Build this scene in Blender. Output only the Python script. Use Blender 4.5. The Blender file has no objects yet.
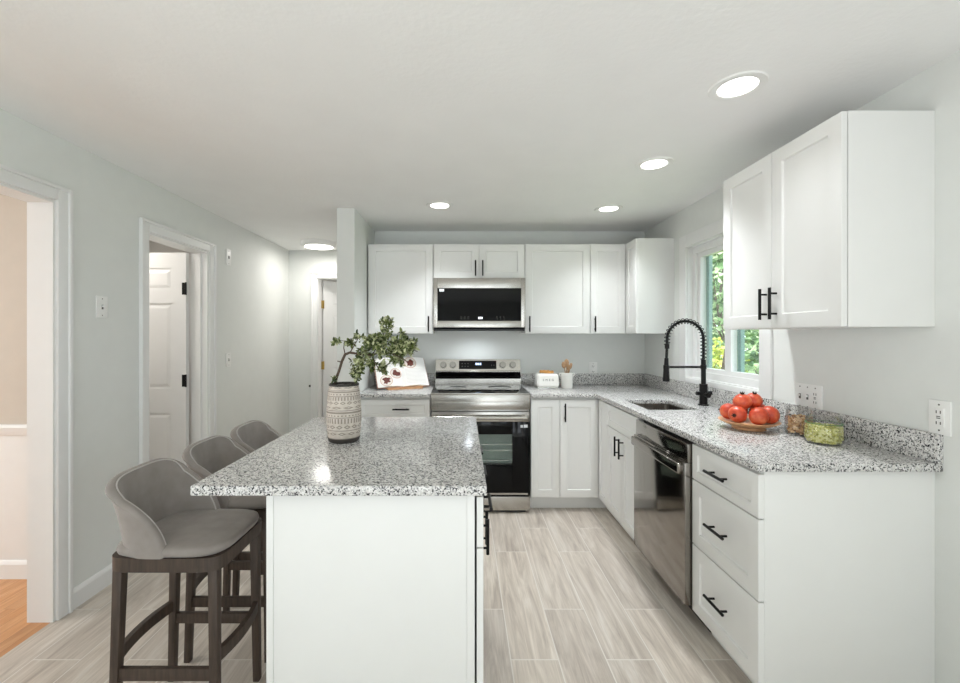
import bpy, bmesh, math, random
from mathutils import Vector, Matrix
random.seed(7)
S = bpy.context.scene
COL = S.collection
R = math.radians
PI = math.pi

# ---------------------------------------------------------------- camera
HC = 1.355
cam_d = bpy.data.cameras.new('camera')
cam_d.sensor_fit = 'HORIZONTAL'
cam_d.sensor_width = 36.0
cam_d.lens = 430.0 / 960.0 * 36.0
cam_d.shift_x = 17.0 / 960.0
cam_d.shift_y = -5.5 / 960.0
cam_d.clip_start = 0.05
cam_d.clip_end = 200
cam = bpy.data.objects.new('camera', cam_d)
COL.objects.link(cam)
cam.location = (0, 0, HC)
cam.rotation_euler = (R(90), 0, 0)
S.camera = cam

# ---------------------------------------------------------------- world, sun, area lights, exposure
w = bpy.data.worlds.new('sky')
S.world = w
w.use_nodes = True
bg = w.node_tree.nodes['Background']
bg.inputs[0].default_value = (0.80, 0.90, 1.0, 1)
bg.inputs[1].default_value = 3.6
sl = bpy.data.lights.new('sun', 'SUN')
sl.energy = 7.0
sl.angle = R(1.5)
sl.color = (1.0, 0.95, 0.86)
sun = bpy.data.objects.new('sun', sl)
COL.objects.link(sun)
sun.rotation_euler = Vector((0.75, 0.35, -0.85)).to_track_quat('-Z', 'Y').to_euler()

def area(name, loc, direction, sx, sy, energy, color=(1, 1, 1), spread=180):
    l = bpy.data.lights.new(name, 'AREA')
    l.shape = 'RECTANGLE'
    l.size = sx
    l.size_y = sy
    l.energy = energy
    l.color = color
    l.spread = R(spread)
    o = bpy.data.objects.new(name, l)
    COL.objects.link(o)
    o.location = loc
    o.rotation_euler = Vector(direction).to_track_quat('-Z', 'Z').to_euler()
    return o

# daylight through the rear openings, followed by added fill lights without fixtures
area('rear_daylight', (-1.0, -5.06, 1.0), (0, 1, 0.7), 1.5, 1.4, 10, (0.97, 0.985, 1.0))
area('rear_daylight', (1.0, -5.06, 1.0), (0, 1, 0.7), 0.9, 1.4, 6, (0.97, 0.985, 1.0))
area('ceiling_fill', (-0.14, -1.7, 0.5), (0, 0.1, 1), 3.4, 3.2, 62, (0.935, 0.965, 1.0))  # added uplight behind the camera to brighten the ceiling; no such fixture
area('left_fill', (-2.1, -1.8, 1.3), (1, 0.15, 0.1), 1.9, 1.4, 9, (0.95, 0.975, 1.0))  # added fill for the cabinet fronts facing left; its window opening is invented
area('right_fill', (1.86, -1.8, 1.3), (-1, 0.0, 0.1), 1.9, 1.4, 9, (0.95, 0.975, 1.0))  # added fill for the left wall, coming through a made-up opening
area('side_room_fill', (-4.95, 1.2, 1.3), (1, 0.05, 0), 1.8, 1.5, 58, (0.95, 0.98, 1.0))  # added fill sent through the doorway onto the drawers; no window there
area('side_room_top_fill', (-3.4, 0.9, 2.2), (0, 0.2, -1), 1.4, 1.2, 9, (1.0, 0.98, 0.97))  # added fill hung under the side room ceiling, out of view
area('far_room_fill', (-0.9, 5.5, 2.26), (0, 0, -1), 0.5, 0.5, 12, (1.0, 0.97, 0.94))  # added fill so the gap beside the hall door isn't black
area('closet_fill', (-2.75, 2.85, 2.26), (0, 0, -1), 0.5, 0.4, 11, (1.0, 0.97, 0.94))  # added fill to brighten the open closet door; source unseen

S.view_settings.view_transform = 'Standard'
S.view_settings.look = 'None'
S.view_settings.gamma = 1.0
S.view_settings.use_curve_mapping = False
S.view_settings.exposure = -0.03

# ---------------------------------------------------------------- materials
def lin(c):
    r = []
    for v in c:
        v = v / 255.0
        r.append(v / 12.92 if v <= 0.04045 else ((v + 0.055) / 1.055) ** 2.4)
    return (r[0], r[1], r[2], 1)

class NT:
    def __init__(s, name):
        s.m = bpy.data.materials.new(name)
        s.m.use_nodes = True
        s.t = s.m.node_tree
        s.b = s.t.nodes['Principled BSDF']
        s.out = s.t.nodes['Material Output']
    def n(s, t, **k):
        o = s.t.nodes.new(t)
        for a, v in k.items():
            setattr(o, a, v)
        return o
    def l(s, a, b):
        s.t.links.new(a, b)
    def coord(s, scale=(1, 1, 1), rot=(0, 0, 0), kind='Object'):
        tc = s.n('ShaderNodeTexCoord')
        mp = s.n('ShaderNodeMapping')
        mp.inputs['Scale'].default_value = scale
        mp.inputs['Rotation'].default_value = rot
        s.l(tc.outputs[kind], mp.inputs[0])
        return mp.outputs[0]
    def noise(s, vec, scale, detail=3, rough=0.5):
        o = s.n('ShaderNodeTexNoise')
        o.inputs['Scale'].default_value = scale
        o.inputs['Detail'].default_value = detail
        o.inputs['Roughness'].default_value = rough
        s.l(vec, o.inputs['Vector'])
        return o
    def ramp(s, fac, stops, interp='LINEAR'):
        o = s.n('ShaderNodeValToRGB')
        o.color_ramp.interpolation = interp
        e = o.color_ramp.elements
        while len(e) < len(stops):
            e.new(0.5)
        for i, (p, c) in enumerate(stops):
            e[i].position = p
            e[i].color = c
        s.l(fac, o.inputs[0])
        return o.outputs[0]
    def mix(s, a, b, fac, mode='MIX'):
        o = s.n('ShaderNodeMix', data_type='RGBA', blend_type=mode)
        for sock, v in ((o.inputs[0], fac), (o.inputs[6], a), (o.inputs[7], b)):
            if hasattr(v, 'links'):
                s.l(v, sock)
            else:
                sock.default_value = v
        return o.outputs[2]
    def bump(s, h, strength, dist=0.01):
        o = s.n('ShaderNodeBump')
        o.inputs['Strength'].default_value = strength
        o.inputs['Distance'].default_value = dist
        s.l(h, o.inputs['Height'])
        s.l(o.outputs[0], s.b.inputs['Normal'])

def plain(name, c, rough=0.5, metal=0.0, var=0.03, scale=12.0, bump=0.0, bscale=200.0, spec=0.5, emit=None, estr=0, coat=0.0):
    t = NT(name)
    v = t.coord()
    c = lin(c)
    d = tuple(x * (1 - var) for x in c[:3]) + (1,)
    b = tuple(min(1, x * (1 + var)) for x in c[:3]) + (1,)
    no = t.noise(v, scale)
    t.l(t.ramp(no.outputs[0], [(0.3, d), (0.7, b)]), t.b.inputs['Base Color'])
    t.b.inputs['Roughness'].default_value = rough
    t.b.inputs['Metallic'].default_value = metal
    t.b.inputs['Specular IOR Level'].default_value = spec
    t.b.inputs['Coat Weight'].default_value = coat
    if bump:
        t.bump(t.noise(v, bscale, 2).outputs[0], bump, 0.004)
    if emit:
        t.b.inputs['Emission Color'].default_value = lin(emit)
        t.b.inputs['Emission Strength'].default_value = estr
    return t.m

M = {}
M['wall'] = plain('wall_paint_grey', (226, 228, 224), 0.75, var=0.01, bump=0.06, bscale=160)
M['wall_white'] = plain('wall_paint_white', (232, 231, 228), 0.7, var=0.01)
M['wall_beige'] = plain('wall_paint_beige', (200, 190, 177), 0.75, var=0.015)
M['ceiling'] = plain('ceiling_paint', (243, 243, 241), 0.85, var=0.012, scale=5, bump=0.25, bscale=45)
M['trim'] = plain('trim_white', (233, 233, 231), 0.4, var=0.008)
M['cab'] = plain('cabinet_white', (233, 233, 230), 0.38, var=0.006)
M['black'] = plain('black_metal', (22, 21, 21), 0.42, metal=0.6, var=0.05)
M['blackplastic'] = plain('black_plastic', (16, 16, 17), 0.4, var=0.05)
M['blackglass'] = plain('black_glass', (6, 6, 7), 0.06, var=0.02, spec=0.16)
M['ceramic'] = plain('ceramic_glass', (10, 10, 11), 0.05, var=0.02, spec=0.7)
M['knob'] = plain('satin_metal', (150, 148, 144), 0.25, metal=1.0, var=0.02)
M['chrome'] = plain('chrome', (225, 225, 222), 0.14, metal=1.0, var=0.01)
M['brass'] = plain('brass', (190, 160, 95), 0.3, metal=1.0, var=0.03)
M['plate_white'] = plain('plastic_white', (240, 240, 237), 0.35, var=0.006)
M['slot'] = plain('slot_dark', (90, 88, 84), 0.5, var=0.02)
M['enamel'] = plain('enamel_white', (240, 238, 232), 0.16, var=0.006, coat=0.4)
M['sticker'] = plain('sticker_white', (225, 228, 232), 0.5, var=0.01)

def steel(name, c, rough, stretch=(1, 60, 60)):
    t = NT(name)
    v = t.coord(scale=stretch)
    no = t.noise(v, 10, 3)
    base = lin(c)
    t.l(t.ramp(no.outputs[0], [(0.3, tuple(x * 0.93 for x in base[:3]) + (1,)), (0.7, base)]), t.b.inputs['Base Color'])
    mr = t.n('ShaderNodeMapRange')
    mr.inputs[3].default_value = rough * 0.8
    mr.inputs[4].default_value = rough * 1.25
    t.l(no.outputs[0], mr.inputs[0])
    t.l(mr.outputs[0], t.b.inputs['Roughness'])
    t.b.inputs['Metallic'].default_value = 1.0
    return t.m
M['steel'] = steel('brushed_steel', (178, 175, 169), 0.22)
M['steel_side'] = steel('brushed_steel_pale', (205, 203, 199), 0.3)
M['dwsteel'] = steel('polished_dark_steel', (150, 145, 139), 0.10, (60, 1, 60))
M['sinksteel'] = steel('sink_steel', (158, 152, 145), 0.28, (40, 40, 1))

def emission(name, c, s):
    t = NT(name)
    t.b.inputs['Base Color'].default_value = (0.8, 0.8, 0.8, 1)
    t.b.inputs['Emission Color'].default_value = lin(c)
    t.b.inputs['Emission Strength'].default_value = s
    return t.m
M['lamp'] = emission('lamp_lens', (255, 250, 242), 5.0)
M['hoodlamp'] = emission('hood_lamp', (235, 244, 255), 18.0)
M['led'] = emission('display_led', (170, 205, 255), 2.2)
M['ledw'] = emission('display_digits', (240, 246, 255), 3.0)

def glass(name, tint, refl=0.06, glossrough=0.0):
    t = NT(name)
    t.t.nodes.remove(t.b)
    tr = t.n('ShaderNodeBsdfTransparent')
    tr.inputs[0].default_value = tint
    gl = t.n('ShaderNodeBsdfGlossy')
    gl.inputs['Roughness'].default_value = glossrough
    lw = t.n('ShaderNodeLayerWeight')
    lw.inputs[0].default_value = 0.25
    mr = t.n('ShaderNodeMapRange')
    mr.inputs[3].default_value = refl * 0.5
    mr.inputs[4].default_value = min(1, refl * 7)
    t.l(lw.outputs['Fresnel'], mr.inputs[0])
    mx = t.n('ShaderNodeMixShader')
    t.l(mr.outputs[0], mx.inputs[0])
    t.l(tr.outputs[0], mx.inputs[1])
    t.l(gl.outputs[0], mx.inputs[2])
    t.l(mx.outputs[0], t.out.inputs['Surface'])
    return t.m
M['glass'] = glass('window_glass', (0.97, 0.99, 0.98, 1), 0.03)
M['jarglass'] = glass('jar_glass', (0.988, 0.99, 0.986, 1), 0.05)
M['ovenglass'] = glass('oven_window_glass', (0.80, 0.83, 0.82, 1), 0.04)

def granite():
    t = NT('granite')
    v = t.coord()
    vo = t.n('ShaderNodeTexVoronoi', feature='F1')
    vo.inputs['Scale'].default_value = 250
    nv = t.noise(v, 60, 2)
    vm = t.n('ShaderNodeVectorMath', operation='MULTIPLY_ADD')
    t.l(nv.outputs['Color'], vm.inputs[0])
    vm.inputs[1].default_value = (0.012, 0.012, 0.012)
    t.l(v, vm.inputs[2])
    t.l(vm.outputs[0], vo.inputs['Vector'])
    sep = t.n('ShaderNodeSeparateColor')
    t.l(vo.outputs['Color'], sep.inputs[0])
    c1 = t.ramp(sep.outputs[0], [(0.0, lin((34, 34, 37))), (0.11, lin((98, 98, 99))), (0.22, lin((164, 163, 161))),
                                 (0.37, lin((206, 205, 202))), (0.62, lin((228, 227, 224))), (0.86, lin((214, 211, 206)))], 'CONSTANT')
    n2 = t.noise(v, 26, 4, 0.65)
    c2 = t.ramp(n2.outputs[0], [(0.35, (0.90, 0.90, 0.905, 1)), (0.62, (1.0, 1.0, 1.0, 1))])
    t.l(t.mix(c1, c2, 1.0, 'MULTIPLY'), t.b.inputs['Base Color'])
    t.b.inputs['Roughness'].default_value = 0.17
    t.b.inputs['Specular IOR Level'].default_value = 0.42
    return t.m
M['granite'] = granite()

def planks(name, cols, pw, pl, grout, gw, rough, grain, bumpv=0.15):
    t = NT(name)
    v = t.coord(rot=(0, 0, R(90)))
    br = t.n('ShaderNodeTexBrick')
    br.offset = 0.37
    br.inputs['Scale'].default_value = 1.0
    br.inputs['Brick Width'].default_value = pl
    br.inputs['Row Height'].default_value = pw
    br.inputs['Mortar Size'].default_value = gw
    br.inputs['Mortar Smooth'].default_value = 0.1
    br.inputs['Bias'].default_value = 0.0
    br.inputs['Color1'].default_value = (0, 0, 0, 1)
    br.inputs['Color2'].default_value = (1, 1, 1, 1)
    br.inputs['Mortar'].default_value = (0.5, 0.5, 0.5, 1)
    t.l(v, br.inputs['Vector'])
    # grain is shifted from plank to plank
    sc = t.n('ShaderNodeVectorMath', operation='MULTIPLY')
    t.l(v, sc.inputs[0])
    sc.inputs[1].default_value = (1.1, 9.0, 1.0)
    ad = t.n('ShaderNodeVectorMath', operation='MULTIPLY_ADD')
    t.l(br.outputs['Color'], ad.inputs[0])
    ad.inputs[1].default_value = (7, 13, 3)
    t.l(sc.outputs[0], ad.inputs[2])
    g1 = t.noise(ad.outputs[0], 2.0, 6, 0.62)
    g1.inputs['Distortion'].default_value = 0.9
    sc2 = t.n('ShaderNodeVectorMath', operation='MULTIPLY')
    t.l(ad.outputs[0], sc2.inputs[0])
    sc2.inputs[1].default_value = (1.0, 6.0, 1.0)
    g2 = t.noise(sc2.outputs[0], 3.0, 4, 0.6)
    c = t.ramp(g1.outputs[0], [(0.25, lin(cols[0])), (0.42, lin(cols[1])), (0.56, lin(cols[2])), (0.72, lin(cols[3]))])
    k = 1 - grain
    c = t.mix(c, t.ramp(g2.outputs[0], [(0.3, (k, k, k, 1)), (0.6, (1, 1, 1, 1))]), 1.0, 'MULTIPLY')
    tone = t.ramp(br.outputs['Color'], [(0.0, (0.86, 0.86, 0.87, 1)), (1.0, (1.0, 1.0, 1.0, 1))])
    c = t.mix(c, tone, 1.0, 'MULTIPLY')
    c = t.mix(c, lin(grout), br.outputs['Fac'])
    t.l(c, t.b.inputs['Base Color'])
    t.b.inputs['Roughness'].default_value = rough
    inv = t.n('ShaderNodeMath', operation='SUBTRACT')
    inv.inputs[0].default_value = 1.0
    t.l(br.outputs['Fac'], inv.inputs[1])
    t.bump(inv.outputs[0], bumpv, 0.002)
    return t.m
M['tile'] = planks('wood_look_tile', [(168, 157, 145), (196, 185, 172), (214, 204, 191), (228, 221, 211)], 0.2, 0.9, (216, 211, 203), 0.0026, 0.33, 0.16)
M['hardwood'] = planks('oak_boards', [(190, 128, 74), (204, 146, 92), (216, 160, 108), (226, 178, 128)], 0.06, 0.9, (150, 96, 52), 0.0008, 0.28, 0.12)

def wood(name, a, b, scale=(30, 30, 3), rough=0.5):
    t = NT(name)
    v = t.coord(scale=scale)
    n = t.noise(v, 2.5, 5, 0.6)
    t.l(t.ramp(n.outputs[0], [(0.3, lin(a)), (0.7, lin(b))]), t.b.inputs['Base Color'])
    t.b.inputs['Roughness'].default_value = rough
    return t.m
M['darkwood'] = wood('dark_stained_wood', (52, 42, 35), (78, 64, 54))
M['palewood'] = wood('pale_wood', (150, 114, 80), (186, 150, 112), (20, 20, 20))
M['platewood'] = wood('plate_wood', (192, 138, 96), (218, 170, 126), (14, 50, 50))
M['bark'] = wood('bark', (62, 50, 40), (98, 82, 68), (40, 40, 12), 0.8)

def fabric():
    t = NT('grey_upholstery')
    v = t.coord()
    n = t.noise(v, 18, 3)
    t.l(t.ramp(n.outputs[0], [(0.3, lin((136, 129, 123))), (0.7, lin((148, 141, 135)))]), t.b.inputs['Base Color'])
    t.b.inputs['Roughness'].default_value = 0.85
    t.b.inputs['Sheen Weight'].default_value = 0.25
    t.b.inputs['Sheen Roughness'].default_value = 0.4
    t.bump(t.noise(v, 900, 1).outputs[0], 0.12, 0.002)
    return t.m
M['fabric'] = fabric()
M['piping'] = plain('piping_grey', (186, 181, 176), 0.8)

def leaf(name, a, b, c, rough=0.45, scale=9.0, island=True):
    t = NT(name)
    v = t.coord()
    n = t.noise(v, scale, 4, 0.7)
    f = n.outputs[0]
    if island:      # every leaf its own shade
        gm = t.n('ShaderNodeNewGeometry')
        mx = t.n('ShaderNodeMath', operation='MULTIPLY_ADD')
        t.l(gm.outputs['Random Per Island'], mx.inputs[0])
        mx.inputs[1].default_value = 0.62
        ad = t.n('ShaderNodeMath', operation='MULTIPLY')
        t.l(f, ad.inputs[0])
        ad.inputs[1].default_value = 0.38
        t.l(ad.outputs[0], mx.inputs[2])
        f = mx.outputs[0]
    t.l(t.ramp(f, [(0.22, lin(a)), (0.5, lin(b)), (0.80, lin(c))]), t.b.inputs['Base Color'])
    t.b.inputs['Roughness'].default_value = rough
    return t.m
M['leaf'] = leaf('potted_leaf', (52, 66, 28), (112, 126, 66), (216, 218, 176), 0.4, 60)
M['tree_leaf'] = leaf('tree_leaf', (48, 80, 42), (108, 144, 86), (214, 226, 186), 0.5, 3)
M['shrub_leaf'] = leaf('shrub_leaf', (44, 74, 44), (90, 128, 80), (184, 204, 164), 0.5, 3)
M['yellow_leaf'] = leaf('yellow_leaf', (130, 150, 50), (190, 196, 84), (226, 220, 130), 0.5, 5)
M['lawn'] = leaf('lawn', (96, 130, 60), (140, 164, 84), (190, 200, 120), 0.9, 1.5, False)

def vase_mat():
    t = NT('patterned_ceramic')
    tc = t.n('ShaderNodeTexCoord')
    sx = t.n('ShaderNodeSeparateXYZ')
    t.l(tc.outputs['Object'], sx.inputs[0])
    def math_(op, a, b=None, c=None):
        o = t.n('ShaderNodeMath', operation=op)
        for i, v in enumerate((a, b, c)):
            if v is None:
                continue
            if hasattr(v, 'links'):
                t.l(v, o.inputs[i])
            else:
                o.inputs[i].default_value = v
        return o.outputs[0]
    ang = math_('ARCTAN2', sx.outputs[1], sx.outputs[0])
    z = sx.outputs[2]
    # heights (fraction of 0.24 m) of bands: each row is (z0, z1, number of marks around, duty, slant)
    rows = [(0.016, 0.022, 1, 2, 0), (0.034, 0.048, 11, 0.52, 1), (0.053, 0.056, 1, 2, 0), (0.060, 0.078, 14, 0.55, 1), (0.084, 0.104, 34, 0.45, 0),
            (0.106, 0.109, 1, 2, 0), (0.113, 0.118, 30, 0.45, 0), (0.124, 0.131, 1, 2, 0), (0.135, 0.138, 1, 2, 0), (0.142, 0.154, 9, 0.5, 1),
            (0.160, 0.174, 16, 0.5, 1), (0.177, 0.191, 34, 0.42, 0), (0.192, 0.195, 1, 2, 0), (0.199, 0.204, 28, 0.42, 0), (0.209, 0.214, 1, 2, 0), (0.217, 0.219, 1, 2, 0), (0.224, 0.233, 9, 0.45, 1)]
    acc = None
    for (z0, z1, nn, duty, slant) in rows:
        band = math_('MULTIPLY', math_('GREATER_THAN', z, z0), math_('LESS_THAN', z, z1))
        if duty < 1:
            ph = math_('FRACT', math_('MULTIPLY', ang, nn / (2 * PI)))
            if slant:   # small diamonds
                dx = math_('ABSOLUTE', math_('SUBTRACT', ph, 0.5))
                dz = math_('ABSOLUTE', math_('SUBTRACT', math_('DIVIDE', math_('SUBTRACT', z, z0), z1 - z0), 0.5))
                d = math_('ADD', dx, dz)
                mk = math_('MULTIPLY', math_('LESS_THAN', d, 0.46), math_('GREATER_THAN', d, 0.22))
            else:
                mk = math_('LESS_THAN', ph, duty)
            band = math_('MULTIPLY', band, mk)
        acc = band if acc is None else math_('MAXIMUM', acc, band)
    v = t.coord()
    base = t.ramp(t.noise(v, 50, 3).outputs[0], [(0.3, lin((192, 182, 170))), (0.7, lin((212, 203, 192)))])
    t.l(t.mix(base, lin((146, 136, 126)), acc), t.b.inputs['Base Color'])
    t.b.inputs['Roughness'].default_value = 0.75
    return t.m
M['vase'] = vase_mat()
M['vase_dark'] = plain('dark_clay', (58, 54, 50), 0.7, var=0.08)

def fruit_mat():
    t = NT('fruit_skin')
    v = t.coord()
    n = t.noise(v, 28, 4, 0.6)
    t.l(t.ramp(n.outputs[0], [(0.3, lin((176, 52, 34))), (0.5, lin((206, 80, 50))), (0.72, lin((226, 124, 82)))]), t.b.inputs['Base Color'])
    t.b.inputs['Roughness'].default_value = 0.35
    return t.m
M['fruit'] = fruit_mat()
M['calyx'] = plain('calyx_brown', (54, 36, 24), 0.7)
M['pasta'] = leaf('dry_pasta', (168, 116, 70), (220, 176, 124), (244, 214, 172), 0.6, 60)
M['peas'] = leaf('dry_peas', (160, 158, 62), (216, 212, 118), (244, 242, 190), 0.6, 80)
M['greenring'] = plain('green_seal', (96, 140, 84), 0.5)
M['bread'] = plain('bread', (208, 152, 88), 0.8, var=0.2, scale=60)
M['paper'] = plain('paper', (244, 242, 238), 0.7, var=0.008)
M['cover'] = plain('book_cover', (176, 110, 76), 0.6)
M['ink'] = plain('print_grey', (212, 209, 204), 0.7)
M['berry'] = plain('print_red', (104, 44, 30), 0.6, var=0.5, scale=90)
M['dish'] = plain('print_dish', (232, 224, 214), 0.6)
M['dishedge'] = plain('print_dish_edge', (206, 170, 150), 0.6)
M['oven_in'] = plain('oven_enamel', (190, 200, 192), 0.45, var=0.06)
M['toekick'] = plain('toe_kick_dark', (60, 56, 52), 0.5)

# ---------------------------------------------------------------- mesh builder
class MB:
    def __init__(s):
        s.bm = bmesh.new()
    def merge(s, other, mat=None):
        if mat is not None:
            bmesh.ops.transform(other, matrix=mat, verts=other.verts)
        me = bpy.data.meshes.new('tmp')
        other.to_mesh(me)
        other.free()
        s.bm.from_mesh(me)
        bpy.data.meshes.remove(me)
        return s
    def box(s, x0, x1, y0, y1, z0, z1, bev=0.0, seg=2, mat=None):
        b = bmesh.new()
        bmesh.ops.create_cube(b, size=1.0)
        bmesh.ops.scale(b, vec=(abs(x1 - x0), abs(y1 - y0), abs(z1 - z0)), verts=b.verts)
        bmesh.ops.translate(b, vec=((x0 + x1) / 2, (y0 + y1) / 2, (z0 + z1) / 2), verts=b.verts)
        if bev > 0:
            bmesh.ops.bevel(b, geom=list(b.edges), offset=bev, segments=seg, affect='EDGES', profile=0.6)
        return s.merge(b, mat)
    def cyl(s, p0, p1, r0, r1=None, n=20, caps=True):
        r1 = r0 if r1 is None else r1
        p0 = Vector(p0)
        p1 = Vector(p1)
        d = p1 - p0
        b = bmesh.new()
        bmesh.ops.create_cone(b, cap_ends=caps, segments=n, radius1=r0, radius2=r1, depth=d.length)
        q = Vector((0, 0, 1)).rotation_difference(d.normalized())
        return s.merge(b, Matrix.Translation((p0 + p1) / 2) @ q.to_matrix().to_4x4())
    def tube(s, pts, r, n=10, closed=False):
        pts = [Vector(p) for p in pts]
        rs = r if isinstance(r, (list, tuple)) else [r] * len(pts)
        rings = []
        up = None
        m = len(pts)
        for i, p in enumerate(pts):
            if closed:
                t = (pts[(i + 1) % m] - pts[i - 1]).normalized()
            else:
                t = (pts[min(i + 1, m - 1)] - pts[max(i - 1, 0)]).normalized()
            if up is None:
                a = Vector((0, 0, 1)) if abs(t.z) < 0.9 else Vector((1, 0, 0))
                up = (a - t * a.dot(t)).normalized()
            else:
                up = (up - t * up.dot(t)).normalized()
            sd = t.cross(up)
            rings.append([s.bm.verts.new(p + (up * math.cos(2 * PI * k / n) + sd * math.sin(2 * PI * k / n)) * rs[i]) for k in range(n)])
        rng = range(m) if closed else range(m - 1)
        for i in rng:
            a, b = rings[i], rings[(i + 1) % m]
            for k in range(n):
                s.bm.faces.new((a[k], a[(k + 1) % n], b[(k + 1) % n], b[k]))
        if not closed:
            s.bm.faces.new(rings[0][::-1])
            s.bm.faces.new(rings[-1])
        return s
    def lathe(s, prof, n=40, c=(0, 0, 0)):
        rings = []
        for (r, z) in prof:
            if r < 1e-5:
                rings.append([s.bm.verts.new((c[0], c[1], c[2] + z))])
            else:
                rings.append([s.bm.verts.new((c[0] + r * math.cos(2 * PI * k / n), c[1] + r * math.sin(2 * PI * k / n), c[2] + z)) for k in range(n)])
        for a, b in zip(rings, rings[1:]):
            for k in range(n):
                k2 = (k + 1) % n
                if len(a) == 1 and len(b) == 1:
                    continue
                if len(a) == 1:
                    s.bm.faces.new((a[0], b[k2], b[k]))
                elif len(b) == 1:
                    s.bm.faces.new((a[k], a[k2], b[0]))
                else:
                    s.bm.faces.new((a[k], a[k2], b[k2], b[k]))
        return s
    def prism(s, poly, axis, a0, a1):
        # poly: 2D points in the plane across the axis
        def P(p, a):
            return {'x': (a, p[0], p[1]), 'y': (p[0], a, p[1]), 'z': (p[0], p[1], a)}[axis]
        va = [s.bm.verts.new(P(p, a0)) for p in poly]
        vb = [s.bm.verts.new(P(p, a1)) for p in poly]
        n = len(poly)
        s.bm.faces.new(va)
        s.bm.faces.new(vb[::-1])
        for i in range(n):
            s.bm.faces.new((va[i], vb[i], vb[(i + 1) % n], va[(i + 1) % n]))
        return s
    def sphere(s, c, r, sx=1, sy=1, sz=1, u=20, v=12):
        b = bmesh.new()
        bmesh.ops.create_uvsphere(b, u_segments=u, v_segments=v, radius=r)
        bmesh.ops.scale(b, vec=(sx, sy, sz), verts=b.verts)
        bmesh.ops.translate(b, vec=c, verts=b.verts)
        return s.merge(b)
    def quads(s, verts, faces):
        vs = [s.bm.verts.new(v) for v in verts]
        for f in faces:
            s.bm.faces.new([vs[i] for i in f])
        return s
    def shaker(s, w, h, x=0, z=0, y=0, t=0.02, rail=0.057, rec=0.008, mid=None):
        # door/drawer front facing -y, front face at y - t; lower left corner at x, z
        b = bmesh.new()
        X = [0, rail, w - rail, w]
        Z = [0, rail, h - rail, h]
        fr = -t
        def V(a, c, d):
            return b.verts.new((x + a, y + d, z + c))
        o = [V(0, 0, fr), V(w, 0, fr), V(w, h, fr), V(0, h, fr)]
        i = [V(X[1], Z[1], fr), V(X[2], Z[1], fr), V(X[2], Z[2], fr), V(X[1], Z[2], fr)]
        e = 0.004
        j = [V(X[1] + e, Z[1] + e, fr + rec), V(X[2] - e, Z[1] + e, fr + rec), V(X[2] - e, Z[2] - e, fr + rec), V(X[1] + e, Z[2] - e, fr + rec)]
        k = [V(0, 0, 0), V(w, 0, 0), V(w, h, 0), V(0, h, 0)]
        for q in range(4):
            p = (q + 1) % 4
            b.faces.new((o[q], o[p], i[p], i[q]))
            b.faces.new((i[q], i[p], j[p], j[q]))
            b.faces.new((k[q], k[p], o[p], o[q]))
        b.faces.new(j)
        b.faces.new(k[::-1])
        ed = [ee for ee in b.edges if all(v in o for v in ee.verts)]
        bmesh.ops.bevel(b, geom=ed, offset=0.0015, segments=2, affect='EDGES', profile=0.5)
        return s.merge(b)
    def build(s, name, mat, parent=None, loc=None, smooth=40, fix=True):
        if fix:
            bmesh.ops.recalc_face_normals(s.bm, faces=s.bm.faces)
        me = bpy.data.meshes.new(name)
        s.bm.to_mesh(me)
        s.bm.free()
        if smooth:
            me.shade_smooth()
            me.set_sharp_from_angle(angle=R(smooth))
        me.materials.append(mat)
        o = bpy.data.objects.new(name, me)
        COL.objects.link(o)
        if parent is not None:
            o.parent = parent
        if loc is not None:
            o.location = loc
        return o

def tag(o, label, cat, group=None, kind=None):
    o['label'] = label
    o['category'] = cat
    if group:
        o['group'] = group
    if kind:
        o['kind'] = kind
    return o

def thing(name, label, cat, loc=(0, 0, 0), rz=0.0, group=None):
    o = bpy.data.objects.new(name, None)
    o.empty_display_size = 0.1
    COL.objects.link(o)
    o.location = loc
    o.rotation_euler = (0, 0, rz)
    return tag(o, label, cat, group)

def struct(o, label=None, cat=None):
    o['kind'] = 'structure'
    if label:
        o['label'] = label
    if cat:
        o['category'] = cat
    return o

def copy_tree(o, parent=None):
    c = o.copy()
    COL.objects.link(c)
    if parent is not None:
        c.parent = parent
    for ch in list(o.children):
        copy_tree(ch, c)
    return c
# ================================================================ the setting
XL, XR, YB, ZC = -1.94, 1.66, 3.925, 2.31      # left wall face, right wall face, back wall face, ceiling
YR = -5.0                                       # rear wall face, behind the camera
WT = 0.12

def wall_y(name, x0, x1, ya, yb, z1, holes, mat, outset=None):
    # a wall that runs along y with rectangular holes (y0, y1, z0, z1)
    m = MB()
    ys = ya
    for (h0, h1, k0, k1) in sorted(holes):
        m.box(x0, x1, ys, h0, 0, z1)
        if k0 > 0:
            m.box(x0, x1, h0, h1, 0, k0)
        if k1 < z1:
            m.box(x0, x1, h0, h1, k1, z1)
        ys = h1
    m.box(x0, x1, ys, yb, 0, z1)
    return struct(m.build(name, mat, smooth=0))

def wall_x(name, y0, y1, xa, xb, z1, holes, mat):
    m = MB()
    xs = xa
    for (h0, h1, k0, k1) in sorted(holes):
        m.box(xs, h0, y0, y1, 0, z1)
        if k0 > 0:
            m.box(h0, h1, y0, y1, 0, k0)
        if k1 < z1:
            m.box(h0, h1, y0, y1, k1, z1)
        xs = h1
    m.box(xs, xb, y0, y1, 0, z1)
    return struct(m.build(name, mat, smooth=0))

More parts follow.
